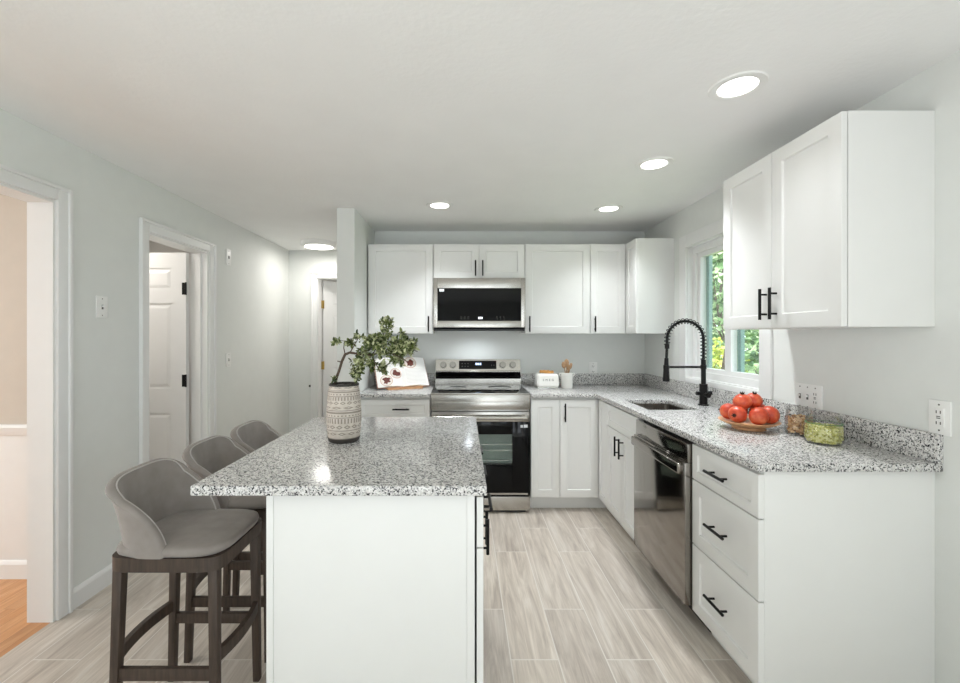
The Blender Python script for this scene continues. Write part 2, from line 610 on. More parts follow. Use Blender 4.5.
struct(MB().box(-1.95, XR + WT, YR - WT, 6.3, -0.1, 0).build('floor', M['tile'], smooth=0),
       'grey wood-look plank tile floor of the kitchen', 'floor')
struct(MB().box(-5.2, -1.95, YR - WT, 2.41, -0.1, 0).build('floor_side', M['hardwood'], smooth=0),
       'honey oak hardwood floor of the room beyond the left doorway', 'floor')
struct(MB().box(-5.2, -1.95, 2.41, 6.3, -0.1, 0).build('floor_closet', M['tile'], smooth=0))
struct(MB().box(-5.2, XR + WT, YR - WT, 6.3, ZC, ZC + 0.12).build('ceiling', M['ceiling'], smooth=0),
       'white painted ceiling with recessed lights', 'ceiling')

wall_y('wall_left', XL - WT, XL, YR - WT, 4.91, ZC, [(-2.75, -0.85, 0.6, 2.0), (0.95, 2.045, 0, 2.0), (2.64, 3.275, 0, 1.995)], M['wall'])  # first hole is out of view, added for the fill light outside
wall_y('wall_right', XR, XR + WT, YR - WT, YB + WT, ZC, [(-2.75, -0.85, 0.6, 2.0), (2.39, 3.18, 1.05, 2.01)], M['wall'])  # unseen first hole, added to let the right-hand fill light in
wall_x('wall_back', YB, YB + WT, -0.806, XR, ZC, [], M['wall'])
wall_x('wall_rear', YR - WT, YR, XL, XR, ZC, [(-1.75, -0.25, 0.3, 1.72), (0.55, 1.45, 0.3, 1.72)], M['wall'])
struct(MB().box(-0.94, -0.806, 3.2, 4.79, 0, ZC, 0.004, 2).build('wall_partition', M['wall'], smooth=0),
       'grey stub wall dividing the kitchen from the hall', 'wall')
wall_x('wall_hall', 4.79, 4.91, XL, -0.806, ZC, [(-1.625, -0.98, 0, 1.995)], M['wall'])
# the room beyond the left doorway
struct(MB().box(-5.2, XL - WT, 2.41, 2.53, 0.80, ZC).box(-5.2, -5.08, YR, 2.41, 0, ZC).box(-5.08, XL - WT, YR - WT, YR, 0, ZC).build('wall_side', M['wall_beige'], smooth=0),
       'beige upper wall of the room beyond the left doorway', 'wall')
struct(MB().box(-5.08, XL - WT, 2.41, 2.53, 0, 0.80).build('wall_wainscot', M['wall_white'], smooth=0),
       'white lower wall under the chair rail in the next room', 'wall')
# the closet beyond the second door
struct(MB().box(-3.7, -3.58, 2.53, 4.2, 0, ZC).box(-3.58, XL - WT, 4.2, 4.32, 0, ZC).build('wall_closet', M['wall_white'], smooth=0))
# the room beyond the hall door
struct(MB().box(-2.6, -2.48, 4.91, 6.18, 0, ZC).box(-2.6, 0.0, 6.18, 6.3, 0, ZC).box(0.0, 0.12, 4.91, 6.3, 0, ZC)
       .box(-2.48, XL, 4.79, 4.91, 0, ZC).box(-0.806, 0, 4.79, 4.91, 0, ZC).build('wall_far_room', M['wall_white'], smooth=0))

# ---- trim: casings, chair rail, baseboards
def casing_y(name, xf, sgn, y0, y1, z0, z1, wd=0.07, t=0.016, sill=False, label=None):
    # a casing round a hole in a wall running along y; xf is the wall face, sgn the way it stands out
    m = MB()
    def st(ya, yb, za, zb):
        m.box(xf, xf + sgn * t, ya, yb, za, zb, 0.004)
    st(y0 - wd, y0, z0, z1 + wd)
    st(y1, y1 + wd, z0, z1 + wd)
    st(y0, y1, z1, z1 + wd)
    # raised outer bead
    for (a, b, c, d) in ((y0 - wd, y0 - wd + 0.018, z0, z1 + wd), (y1 + wd - 0.018, y1 + wd, z0, z1 + wd), (y0 - wd + 0.018, y1 + wd - 0.018, z1 + wd - 0.018, z1 + wd)):
        m.box(xf + sgn * t * 0.5, xf + sgn * (t + 0.009), a, b, c, d, 0.004)
    return struct(m.build(name, M['trim']), label, 'trim')

casing_y('trim_1', XL, 1, 0.95, 2.045, 0, 2.0, label='white casing round the wide left doorway')
casing_y('trim_2', XL, 1, 2.64, 3.275, 0, 1.995, label='white casing round the closet door')
struct(MB().box(XL - WT - 0.002, XL + 0.001, 2.033, 2.047, 0, 1.988).box(XL - WT - 0.002, XL + 0.001, 0.95, 2.045, 1.988, 2.002).box(XL - WT - 0.002, XL + 0.001, 0.948, 0.962, 0, 1.988)
       .build('trim_3', M['wall_white'], smooth=0), 'white jamb lining of the wide left doorway', 'trim')
struct(MB().box(XL - WT - 0.002, XL + 0.001, 3.263, 3.277, 0, 1.983).box(XL - WT - 0.002, XL + 0.001, 2.64, 3.275, 1.983, 1.997)
       .box(XL - WT + 0.035, XL - 0.045, 3.251, 3.263, 0, 1.983).build('trim_4', M['trim'], smooth=0), 'white jamb lining of the closet doorway', 'trim')
struct(MB().prism([(2.41, 0.80), (2.41, 0.86), (2.395, 0.86), (2.385, 0.845), (2.392, 0.82), (2.40, 0.80)], 'x', -5.08, XL - WT)
       .build('trim_5', M['trim'], smooth=0), 'white chair rail in the next room', 'trim')
# hall door casing (wall along x, faces the camera)
m = MB()
for (a, b, c, d) in ((-1.69, -1.625, 0, 2.06), (-0.98, -0.945, 0, 2.06), (-1.625, -0.98, 1.995, 2.06)):
    m.box(a, b, 4.774, 4.79, c, d, 0.003)
m.box(-1.69, -1.672, 4.766, 4.78, 0, 2.06, 0.003).box(-1.69, -0.945, 4.766, 4.78, 2.042, 2.06, 0.003)
m.box(-1.626, -1.612, 4.79, 4.91, 0, 1.995)
hall_casing = struct(m.build('trim_6', M['trim']), 'white casing round the hall door', 'trim')
MB().cyl((-1.70, 4.772, 0.80), (-1.70, 4.79, 0.80), 0.012).build('stopper', M['black'], hall_casing)

def base_prof(z=0.10):
    return [(0, 0), (0.014, 0), (0.014, z * 0.8), (0.009, z * 0.92), (0.004, z), (0, z)]
m = MB()
for (a, b) in ((2.117, 2.57), (3.345, 4.79), (YR, 0.88)):
    m.prism([(XL + p, z) for p, z in base_prof()], 'y', a, b)
struct(m.build('baseboard_left', M['trim'], smooth=0), 'white baseboard along the left wall', 'baseboard')
m = MB()
m.prism([(4.79 - p, z) for p, z in base_prof()], 'x', XL, -1.69)
struct(m.build('baseboard_hall', M['trim'], smooth=0), 'white baseboard at the end of the hall', 'baseboard')
struct(MB().prism([(2.41 - p, z) for p, z in base_prof()], 'x', -5.08, XL - WT).build('baseboard_side', M['trim'], smooth=0), 'white baseboard in the next room', 'baseboard')
struct(MB().prism([(XR - p, z) for p, z in base_prof()], 'y', YR, 1.44).build('baseboard_right', M['trim'], smooth=0), 'white baseboard along the right wall', 'baseboard')

# ---- six panel doors
def panel_door(name, w, h, label, hinge_mat, hinge_side, loc, rz, knob=None):
    # door in local x 0..w, faces -y, hinge at x = w (hinge_side 1) or x = 0 (-1)
    t = 0.035
    m = MB()
    m.box(0, w, -t / 2 + 0.006, t / 2 - 0.006, 0.008, h)
    st, mu = 0.105, 0.10
    cx = [(st, (w - mu) / 2), ((w + mu) / 2, w - st)]
    rows = [(0.23, 0.78), (0.96, 1.60), (1.70, h - 0.115)]
    zs = [0.008, rows[0][0], rows[0][1], rows[1][0], rows[1][1], rows[2][0], rows[2][1], h]
    for (s0, s1) in ((-t / 2, -t / 2 + 0.0061), (t / 2 - 0.0061, t / 2)):
        m.box(0, st, s0, s1, 0.008, h)
        m.box(w - st, w, s0, s1, 0.008, h)
        m.box((w - mu) / 2, (w + mu) / 2, s0, s1, 0.008, h)
        for i in (0, 2, 4, 6):
            for (a, b) in cx:
                m.box(a, b, s0, s1, zs[i], zs[i + 1])
    for (a, b) in cx:
        for (c, d) in rows:
            for sg in (-1, 1):
                bq = bmesh.new()
                y0, y1 = sg * (t / 2 - 0.0062), sg * (t / 2 - 0.001)
                g = 0.014
                e = 0.038
                o = [bq.verts.new(p) for p in ((a + g, y0, c + g), (b - g, y0, c + g), (b - g, y0, d - g), (a + g, y0, d - g))]
                i_ = [bq.verts.new(p) for p in ((a + e, y1, c + e), (b - e, y1, c + e), (b - e, y1, d - e), (a + e, y1, d - e))]
                for q in range(4):
                    bq.faces.new((o[q], o[(q + 1) % 4], i_[(q + 1) % 4], i_[q]))
                bq.faces.new(i_)
                m.merge(bq)
    o = m.build(name, M['trim'], smooth=0)
    o.location = loc
    o.rotation_euler = (0, 0, rz)
    struct(o, label, 'door')
    hx = w if hinge_side > 0 else 0
    for z in (0.25, 1.02, h - 0.27):
        MB().box(hx - 0.03, hx + 0.004, -t / 2 - 0.003, -t / 2 + 0.001, z - 0.045, z + 0.045).cyl((hx + 0.002, -t / 2 - 0.006, z - 0.047), (hx + 0.002, -t / 2 - 0.006, z + 0.047), 0.006, n=10).build('hinge', hinge_mat, o)
    if knob is not None:
        MB().lathe([(0, 0.06), (0.02, 0.058), (0.027, 0.045), (0.022, 0.03), (0.01, 0.022), (0.01, 0.008), (0.03, 0.006), (0.03, 0), (0, 0)], 20).build('door_knob', hinge_mat, o, (knob, -t / 2, 0.95)).rotation_euler = (R(90), 0, 0)
    return o
panel_door('door_1', 0.71, 1.98, 'white six-panel door standing open into the closet, black hinges', M['black'], 1, (-2.785, 3.24, 0), 0.0, knob=0.06)
panel_door('door_2', 0.64, 1.985, 'white six-panel hall door standing half open, brass hinges', M['brass'], -1, (-1.606, 4.925, 0), R(42), knob=0.58)

# ---- kitchen window
WY0, WY1, WZ0, WZ1 = 2.39, 3.18, 1.05, 2.01
fx0, fx1 = XR + 0.035, XR + 0.11
W = struct(MB().box(fx0, fx1, WY0, WY0 + 0.045, WZ0, WZ1).box(fx0, fx1, WY1 - 0.045, WY1, WZ0, WZ1).box(fx0, fx1, WY0 + 0.045, WY1 - 0.045, WZ0, WZ0 + 0.05).box(fx0, fx1, WY0 + 0.045, WY1 - 0.045, WZ1 - 0.055, WZ1)
           .build('window_1', M['trim'], smooth=0), 'white framed two-sash window over the sink, green garden behind', 'window')
m = MB()
m.box(XR, fx0, WY0, WY1, WZ0, WZ0 + 0.006).box(XR, fx0, WY0, WY1, WZ1 - 0.006, WZ1).box(XR, fx0, WY0, WY0 + 0.006, WZ0 + 0.006, WZ1 - 0.006).box(XR, fx0, WY1 - 0.006, WY1, WZ0 + 0.006, WZ1 - 0.006)
m.build('jamb', M['trim'], W, smooth=0)
tealm = plain('grey_teal', (128, 158, 154), 0.5)  # one even grey-teal for the outer stiles
ym = (WY0 + WY1) / 2
for (a, b) in ((WY0 + 0.045, ym), (ym, WY1 - 0.045)):
    s = 0.032
    z0, z1 = WZ0 + 0.05, WZ1 - 0.055
    p = fx0 + 0.02
    sash = MB().box(p, p + 0.04, a, a + s, z0, z1).box(p, p + 0.04, b - s, b, z0, z1).box(p, p + 0.04, a + s, b - s, z0, z0 + 0.028).box(p, p + 0.04, a + s, b - s, z1 - 0.03, z1).build('sash', M['trim'], W, smooth=0)
    MB().box(p + 0.017, p + 0.022, a + s, b - s, z0 + 0.028, z1 - 0.03).build('pane', M['glass'], sash, smooth=0)
    MB().box(p + 0.041, p + 0.065, b - s - 0.035, b - s, z0, z1).build('screen_stile', tealm, sash, smooth=0)
m = MB()
wd = 0.09
for (a, b, c, d) in ((WY0 - wd, WY0, 1.015, 2.10), (WY1, WY1 + wd, 1.015, 2.10), (WY0, WY1, 2.01, 2.10), (WY0, WY1, 1.015, 1.05)):
    m.box(XR - 0.016, XR, a, b, c, d, 0.003)
m.build('window_casing', M['trim'], W)

# ---- what stands beyond the window
struct(MB().box(1.81, 40, -6, 40, -0.6, -0.5).build('ground', M['lawn'], smooth=0), 'sunny green lawn outside the window', 'ground')
def leaf_cloud(m, blobs, count, size, seed, shape=1.7):
    rd = random.Random(seed)
    vs, fs = [], []
    tot = sum(b[1] * b[2] * b[3] for b in blobs)
    for (c, rx, ry, rz_) in blobs:
        n = max(6, int(count * rx * ry * rz_ / tot))
        for _ in range(n):
            while True:
                p = Vector((rd.uniform(-1, 1), rd.uniform(-1, 1), rd.uniform(-1, 1)))
                if 0.12 < p.length < 1:
                    break
            p = Vector((p.x * rx, p.y * ry, p.z * rz_)) + Vector(c)
            a = Vector((rd.gauss(0, 1), rd.gauss(0, 1), rd.gauss(0, 0.8))).normalized()
            b = a.cross(Vector((rd.gauss(0, 1), rd.gauss(0, 1), rd.gauss(0, 1)))).normalized()
            s = size * rd.uniform(0.6, 1.3)
            n_ = a.cross(b)
            L, Wd = a * s, b * s / shape * 0.5
            k = len(vs)
            vs += [p, p + L * 0.45 + Wd + n_ * s * 0.12, p + L, p + L * 0.45 - Wd + n_ * s * 0.12]
            fs.append((k, k + 1, k + 2))
            fs.append((k, k + 2, k + 3))
    m.quads(vs, fs)
    return m
def tree(name, label, x, y, h, r, mat, seed, trunk_r=0.07, count=2600, size=0.16, lean=(0.3, 0.2), low=0.25, cat='tree'):
    t = thing(name, label, cat, (x, y, -0.5))
    rd = random.Random(seed)
    top = Vector((lean[0], lean[1], h * 0.82))
    pts = [Vector((0, 0, -0.02)).lerp(top, i / 6) + Vector((rd.gauss(0, 0.05), rd.gauss(0, 0.05), 0)) * (i > 0) for i in range(7)]
    m = MB().tube(pts, [trunk_r * (1 - 0.13 * i) for i in range(7)], 8)
    blobs = []
    for k in range(9):
        f = low + (1 - low) * (k + 0.5) / 9
        a = k * 2.4 + seed
        q = Vector((0, 0, 0)).lerp(top, min(1, f)) + Vector((math.cos(a), math.sin(a), 0)) * r * 0.5
        blobs.append(((q.x, q.y, h * f), r * 0.62, r * 0.62, h * 0.14))
        st = pts[min(5, int(f * 6))]
        m.tube([st, st.lerp(q, 0.6) + Vector((0, 0, 0.1)), Vector((q.x, q.y, h * f))], [trunk_r * 0.4, trunk_r * 0.28, trunk_r * 0.12], 6)
    m.build('trunk', M['bark'], t)
    leaf_cloud(MB(), blobs, count, size, seed).build('foliage', mat, t, smooth=0, fix=False)
tree('garden_tree', 'leafy green tree with a slender leaning trunk outside the window', 3.35, 5.6, 4.2, 0.75, M['tree_leaf'], 3, 0.04, 1100, 0.12, (0.3, 0.5), 0.45)
tree('garden_tree', 'big pale green tree farthest back outside the window', 9.4, 15.5, 7.5, 2.3, M['tree_leaf'], 5, 0.16, 4200, 0.26, (0.2, 0.3), 0.22)
tree('garden_tree', 'dark green tree seen through the right window pane', 6.3, 8.8, 5.2, 1.15, M['shrub_leaf'], 8, 0.08, 2400, 0.18, (0.2, 0.2), 0.20)
tree('garden_tree', 'green tree at the left edge of the window view', 6.2, 11.9, 6.0, 1.3, M['shrub_leaf'], 11, 0.1, 2600, 0.2, (0.2, 0.2), 0.2)
tree('garden_shrub', 'sunny yellow-green shrub low in the left window pane', 4.5, 7.9, 1.7, 0.65, M['yellow_leaf'], 13, 0.03, 1500, 0.11, (0.05, 0.05), 0.1, 'shrub')
tree('garden_shrub', 'blue-green shrub low in the right window pane', 3.3, 4.35, 1.85, 0.5, M['shrub_leaf'], 17, 0.025, 600, 0.10, (0.05, 0.05), 0.15, 'shrub')
for k, (hx, hy) in enumerate(((9.0, 20.5), (16.5, 20.0))):
    t = thing('garden_hedge', ('tall hedge behind the garden trees, farthest left', 'tall hedge behind the garden trees, farther right')[k], 'hedge', (hx, hy, -0.5))
    leaf_cloud(MB(), [((dx, 0, dz), 1.8, 0.9, 1.3) for dx in (-2, 0, 2) for dz in (1.2, 3.2, 5.2, 7.0)], 4200, 0.34, 30 + k).build('foliage', M['tree_leaf'], t, smooth=0, fix=False)
    MB().box(-2.6, 2.6, -0.12, 0.12, 0, 6.4, 0.05).build('stem', M['shrub_leaf'], t)

# ---- ceiling lights
def downlight(x, y, label, e):
    t = thing('recessed_light', label, 'ceiling light', (x, y, ZC), 0, 'recessed lights in the kitchen ceiling')
    MB().lathe([(0.068, -0.004), (0.074, -0.007), (0.096, -0.005), (0.10, 0.0), (0.068, 0.0), (0.068, -0.004)], 40).build('trim_ring', M['plate_white'], t)
    MB().lathe([(0, -0.003), (0.068, -0.003), (0.068, 0.0)], 40).build('lens', M['lamp'], t)
    l = bpy.data.lights.new('lamp_beam', 'SPOT')
    l.energy = e
    l.spot_size = R(112)
    l.spot_blend = 1.0
    l.shadow_soft_size = 0.06
    l.color = (0.94, 0.97, 1.0)
    o = bpy.data.objects.new('lamp_beam', l)
    COL.objects.link(o)
    o.parent = t
    o.location = (0, 0, -0.02)
downlight(1.05, 1.645, 'recessed ceiling light nearest the camera, before the single wall cabinet', 12)
downlight(1.06, 2.385, 'recessed ceiling light second from the camera on the right', 75)
downlight(1.09, 3.22, 'recessed ceiling light over the corner by the sink', 34)
downlight(-0.17, 3.14, 'recessed ceiling light over the range, left of the others', 68)
t = thing('flush_light', 'round white flush ceiling light in the hall', 'ceiling light', (-1.475, 4.40, ZC))
MB().lathe([(0.14, -0.046), (0.165, -0.045), (0.175, -0.03), (0.175, 0), (0, 0)], 48).build('rim', M['plate_white'], t)
MB().lathe([(0, -0.052), (0.08, -0.051), (0.14, -0.046), (0.14, -0.04)], 48).build('diffuser', M['lamp'], t)
l = bpy.data.lights.new('lamp_beam', 'AREA')
l.shape = 'DISK'
l.size = 0.3
l.energy = 5.5
l.color = (1, 0.97, 0.94)
o = bpy.data.objects.new('lamp_beam', l)
COL.objects.link(o)
o.parent = t
o.location = (0, 0, -0.058)

# ---- switches and outlets
def wall_plate(name, label, cat, loc, rz, gangs, group=None, w=0.07, h=0.117):
    # faces local -y; gangs: list of 'toggle', 'outlet', 'blank', 'rocker', 'button'
    t = thing(name, label, cat, loc, rz, group)
    W_ = w + 0.046 * (len(gangs) - 1)
    MB().box(-W_ / 2, W_ / 2, -0.007, 0, -h / 2, h / 2, 0.002).build('plate', M['plate_white'], t)
    for i, g in enumerate(gangs):
        x = (i - (len(gangs) - 1) / 2) * 0.046
        if g == 'toggle':
            MB().box(x - 0.005, x + 0.005, -0.009, -0.006, -0.012, 0.012).build('switch_slot', M['slot'], t)
            MB().box(x - 0.004, x + 0.004, -0.02, -0.006, 0.0, 0.009, 0.001).build('toggle', M['plate_white'], t)
        elif g == 'outlet':
            for z in (-0.024, 0.024):
                so = MB().box(x - 0.016, x + 0.016, -0.0095, -0.006, z - 0.014, z + 0.014, 0.003).build('socket', M['plate_white'], t)
                MB().box(x - 0.008, x - 0.005, -0.0102, -0.009, z - 0.004, z + 0.006).box(x + 0.005, x + 0.008, -0.0102, -0.009, z - 0.004, z + 0.006).cyl((x, -0.0102, z - 0.008), (x, -0.009, z - 0.008), 0.0028, n=10).build('slot', M['slot'], so)
        elif g == 'decora':
            so = MB().box(x - 0.0165, x + 0.0165, -0.0095, -0.006, -0.033, 0.033, 0.001).build('socket', M['plate_white'], t)
            m = MB()
            for z in (-0.019, 0.019):
                m.box(x - 0.008, x - 0.005, -0.0102, -0.009, z - 0.005, z + 0.005).box(x + 0.005, x + 0.008, -0.0102, -0.009, z - 0.005, z + 0.005)
            m.box(x - 0.006, x + 0.006, -0.0105, -0.009, -0.004, -0.001).box(x - 0.006, x + 0.006, -0.0105, -0.009, 0.002, 0.005)
            m.build('slot', M['slot'], so)
        elif g == 'button':
            MB().box(x - 0.006, x + 0.006, -0.0105, -0.006, -0.012, 0.012, 0.001).build('button', M['slot'], t)
    for i in range(len(gangs)):
        x = (i - (len(gangs) - 1) / 2) * 0.046
        for z in (-0.044, 0.044):
            MB().cyl((x, -0.0082, z * h / 0.117), (x, -0.006, z * h / 0.117), 0.003, n=8).build('screw', M['slot'], t)
wall_plate('light_switch', 'white light switch on the left wall between the two doorways', 'switch', (XL, 2.305, 1.51), R(90), ['toggle'])
wall_plate('light_switch', 'white switch on the hall wall level with the top of the closet door casing', 'switch', (XL, 3.55, 2.005), R(90), ['button'], w=0.07, h=0.135)
wall_plate('light_switch', 'white light switch on the hall wall at shoulder height', 'switch', (XL, 3.55, 1.158), R(90), ['toggle'], w=0.07, h=0.115)
wall_plate('outlet', 'white outlet on the back wall right of the utensil crock', 'outlet', (1.186, YB, 1.056), 0, ['outlet'], w=0.075, h=0.12)
wall_plate('switch_plate', 'wide white plate of two switches and an outlet above the jars', 'switch', (XR, 2.063, 1.062), R(-90), ['toggle', 'toggle', 'decora'], w=0.07, h=0.125)
wall_plate('outlet', 'white outlet on the right wall at the near end of the backsplash', 'outlet', (XR, 1.493, 1.072), R(-90), ['decora'], w=0.068, h=0.118)
# ================================================================ cabinets
def bar_pull(parent, x, z, y, L=0.13, vertical=True):
    # y: front face of the door (front is -y)
    yo = y - 0.03
    m = MB()
    a = L / 2
    if vertical:
        m.cyl((x, yo, z - a), (x, yo, z + a), 0.006, n=12)
        for q in (-0.32, 0.32):
            m.cyl((x, y, z + L * q), (x, yo, z + L * q), 0.0045, n=10)
    else:
        m.cyl((x - a, yo, z), (x + a, yo, z), 0.006, n=12)
        for q in (-0.32, 0.32):
            m.cyl((x + L * q, y, z), (x + L * q, yo, z), 0.0045, n=10)
    m.build('handle', M['black'], parent, smooth=40)

T = 0.02
def front(parent, kind, x0, x1, z0, z1, y, handle=None, rail=0.057, L=0.13):
    o = MB().shaker(x1 - x0, z1 - z0, x0, z0, y, T, rail).build(kind, M['cab'], parent, smooth=30)
    if handle:
        bar_pull(o, handle[1], handle[2], y - T, L, handle[0] == 'v')
    return o

g = 0.0015
# ---- wall cabinets on the back wall (local: origin at the bottom back of each, front -y)
UZ0, UZ1, UD = 1.375, 2.125, 0.305
def wall_cab(label, xa, xb, z0, z1, fronts, y_wall=YB, rz=0.0, loc=None, group='wall cabinets'):
    wdt = xb - xa
    t = thing('wall_cabinet', label, 'cabinet', loc or ((xa + xb) / 2, y_wall, z0), rz, group)
    MB().box(-wdt / 2, wdt / 2, -UD, 0, 0, z1 - z0, 0.001).build('body', M['cab'], t, smooth=30)
    for (a, b, hd) in fronts:
        front(t, 'door', a - wdt / 2 + g, b - wdt / 2 - g, 0.002, z1 - z0 - 0.002, -UD, hd and (hd[0], hd[1] - wdt / 2, hd[2]))
    return t
HB = 0.045 + 0.065
wall_cab('white single-door wall cabinet left of the microwave', -0.795, -0.252, UZ0, UZ1, [(0, 0.543, ('v', 0.543 - 0.035, HB - 0.03))])
wall_cab('short white two-door wall cabinet above the microwave', -0.249, 0.517, 1.835, UZ1, [(0, 0.383, ('v', 0.383 - 0.03, 0.085)), (0.383, 0.766, ('v', 0.383 + 0.03, 0.085))])
wall_cab('white single-door wall cabinet right of the microwave', 0.52, 1.064, UZ0, UZ1, [(0, 0.544, ('v', 0.035, HB - 0.03))])
# corner wall cabinet
t = thing('wall_cabinet', 'white corner wall cabinet with two doors meeting at a right angle', 'cabinet', (1.066, YB, UZ0), 0, 'wall cabinets')
H = UZ1 - UZ0
MB().box(0, 0.594, -UD, 0, 0, H, 0.001).box(0.314, 0.594, -0.545, -UD, 0, H, 0.001).build('body', M['cab'], t, smooth=30)
front(t, 'door', g, 0.292, 0.002, H - 0.002, -UD, ('v', 0.035, HB - 0.03))
b = front(t, 'door', 0, 0.216, 0.002, H - 0.002, 0)
b.rotation_euler = (0, 0, R(-90))
b.location = (0.314, -UD - 0.022, 0)
# near wall cabinet on the right wall
t = thing('wall_cabinet', 'white two-door wall cabinet alone on the right wall, nearest the camera', 'cabinet', (XR, 1.512, 1.388), R(-90), 'wall cabinets')
# local x runs towards the camera (-Y), front is -X
H = 2.148 - 1.388
MB().box(-0.69, 0.0, -UD, 0, 0, H, 0.001).build('body', M['cab'], t, smooth=30)
front(t, 'door', -0.69 + g, -0.345 - g, 0.002, H - 0.002, -UD - 0.003, ('v', -0.345 - 0.03, 0.105), L=0.135)
front(t, 'door', -0.345 + g, 0.0 - g, 0.002, H - 0.002, -UD - 0.003, ('v', -0.345 + 0.03, 0.105), L=0.135)

# ---- base cabinets
BZ0, BZ1, BD = 0.115, 0.884, 0.60
def base_cab(name, label, loc, rz, x0, x1, fronts, end=0.0, group='base cabinets', toe=True):
    t = thing(name, label, 'cabinet', loc, rz, group)
    if name == 'sink_cabinet':      # open at the top for the basin
        e = 0.018
        MB().box(x0, x0 + e, -BD, 0, BZ0 - 0.005, BZ1).box(x1 - e, x1, -BD, 0, BZ0 - 0.005, BZ1).box(x0 + e, x1 - e, -BD, -BD + e, BZ0 - 0.005, BZ1).box(x0 + e, x1 - e, -e, 0, BZ0 - 0.005, BZ1).box(x0 + e, x1 - e, -BD + e, -e, BZ0 - 0.005, BZ0 + e).build('body', M['cab'], t, smooth=30)
    else:
        MB().box(x0, x1, -BD, 0, BZ0 - 0.005, BZ1, 0.001).build('body', M['cab'], t, smooth=30)
    MB().box(x0, x1, -BD + 0.07, 0, 0, BZ0 - 0.005).build('toe_kick', M['cab'], t, smooth=0)
    for (kind, a, b, c, d, hd) in fronts:
        front(t, kind, a, b, c, d, -BD, hd, 0.057 if d - c > 0.2 else 0.04)
    return t
DZ1 = 0.866
base_cab('base_cabinet', 'white base cabinet with a top drawer left of the range, under the cookbook', (-0.803, YB - 0.003, 0), 0, 0, 0.550,
         [('drawer', g, 0.550 - g, 0.715, DZ1, ('h', 0.33, 0.795)), ('door', g, 0.276 - g, BZ0, 0.71, ('v', 0.24, 0.62)), ('door', 0.276 + g, 0.550 - g, BZ0, 0.71, ('v', 0.312, 0.62))])
base_cab('base_cabinet', 'narrow white base cabinet with one plain door right of the range', (0.522, YB - 0.003, 0), 0, 0, 0.222,
         [('door', g, 0.222 - g, BZ0, DZ1, None)])
t = thing('base_cabinet', 'white corner base cabinet with two doors meeting in the inside corner', 'cabinet', (0.745, YB - 0.003, 0), 0, 'base cabinets')
MB().box(0, 0.912, -BD, 0, BZ0 - 0.005, BZ1, 0.001).box(0.315, 0.912, -0.822, -BD, BZ0 - 0.005, BZ1, 0.001).build('body', M['cab'], t, smooth=30)
MB().box(0, 0.912, -BD + 0.07, 0, 0, BZ0 - 0.005).box(0.385, 0.912, -0.822, -BD + 0.07, 0, BZ0 - 0.005).build('toe_kick', M['cab'], t, smooth=0)
front(t, 'door', g, 0.292, BZ0, DZ1, -BD, ('v', 0.035, 0.77), L=0.14)
b = front(t, 'door', 0, 0.198, BZ0, DZ1, 0, rail=0.05)
b.rotation_euler = (0, 0, R(-90))
b.location = (0.315, -BD - 0.022, 0)
XF = 1.06                       # carcass front of the right run
BD = XR - XF
# right run: local x towards the camera, local front is -X.  thing placed at (XR, y_far)
base_cab('sink_cabinet', 'white sink base cabinet with two doors under a false drawer front', (XR, 3.10, 0), R(-90), 0, 0.545,
         [('drawer', g, 0.545 - g, 0.715, DZ1, None), ('door', g, 0.2725 - g, BZ0, 0.71, ('v', 0.235, 0.62)), ('door', 0.2725 + g, 0.545 - g, BZ0, 0.71, ('v', 0.31, 0.62))])
base_cab('drawer_cabinet', 'white base cabinet with three drawers at the near end of the right counter', (XR, 1.953, 0), R(-90), 0, 0.441,
         [('drawer', 0.002, 0.439, 0.712, DZ1, ('h', 0.215, 0.79)), ('drawer', 0.002, 0.439, 0.42, 0.706, ('h', 0.215, 0.565)), ('drawer', 0.002, 0.439, BZ0, 0.414, ('h', 0.215, 0.268))])
BD = 0.60

# ---- dishwasher
t = thing('dishwasher', 'stainless steel dishwasher between the sink cabinet and the drawers', 'dishwasher', (XR, 2.551, 0), R(-90))
# local x 0..0.594 towards the camera; front is -y
D = XR - XF
MB().box(0.004, 0.590, -D + 0.01, 0, 0.11, 0.872, 0.002).build('tub', M['blackplastic'], t, smooth=30)
MB().box(0.01, 0.584, -D + 0.07, -0.02, 0.0, 0.11).build('toe_kick', M['blackplastic'], t, smooth=0)
dr = MB().box(0.004, 0.590, -D - 0.048, -D + 0.01, 0.125, 0.775, 0.003).build('door', M['dwsteel'], t, smooth=30)
MB().box(0.004, 0.590, -D - 0.035, -D + 0.01, 0.776, 0.862, 0.003).build('control_strip', M['dwsteel'], t, smooth=30)
MB().box(0.006, 0.560, -D - 0.066, -D - 0.046, 0.715, 0.765, 0.008, 3).build('handle', M['dwsteel'], dr, smooth=50)

# ---- kitchen island
t = thing('kitchen_island', 'white kitchen island cabinet under the freestanding granite top', 'island', (0, 0, 0))
IX0, IX1, IY0, IY1 = -0.595, 0.036, 1.30, 2.30
MB().box(IX0 + 0.004, IX1, IY0 + 0.012, IY1, 0.11, BZ1, 0.001).build('body', M['cab'], t, smooth=30)
MB().box(IX0 + 0.01, IX1 - 0.07, IY0 + 0.012, IY1, 0, 0.11).build('toe_kick', M['cab'], t, smooth=0)
MB().box(IX0 + 0.02, IX1 - 0.024, IY0 + 0.005, IY0 + 0.012, 0.0, BZ1, 0.001).build('end_panel', M['cab'], t, smooth=30)
MB().box(IX1 - 0.024, IX1 - 0.001, IY0, IY0 + 0.012, 0, BZ1, 0.001).build('corner_stile', M['cab'], t, smooth=30)
MB().box(IX0, IX0 + 0.02, IY0, IY0 + 0.012, 0, BZ1, 0.001).build('corner_stile', M['cab'], t, smooth=30)
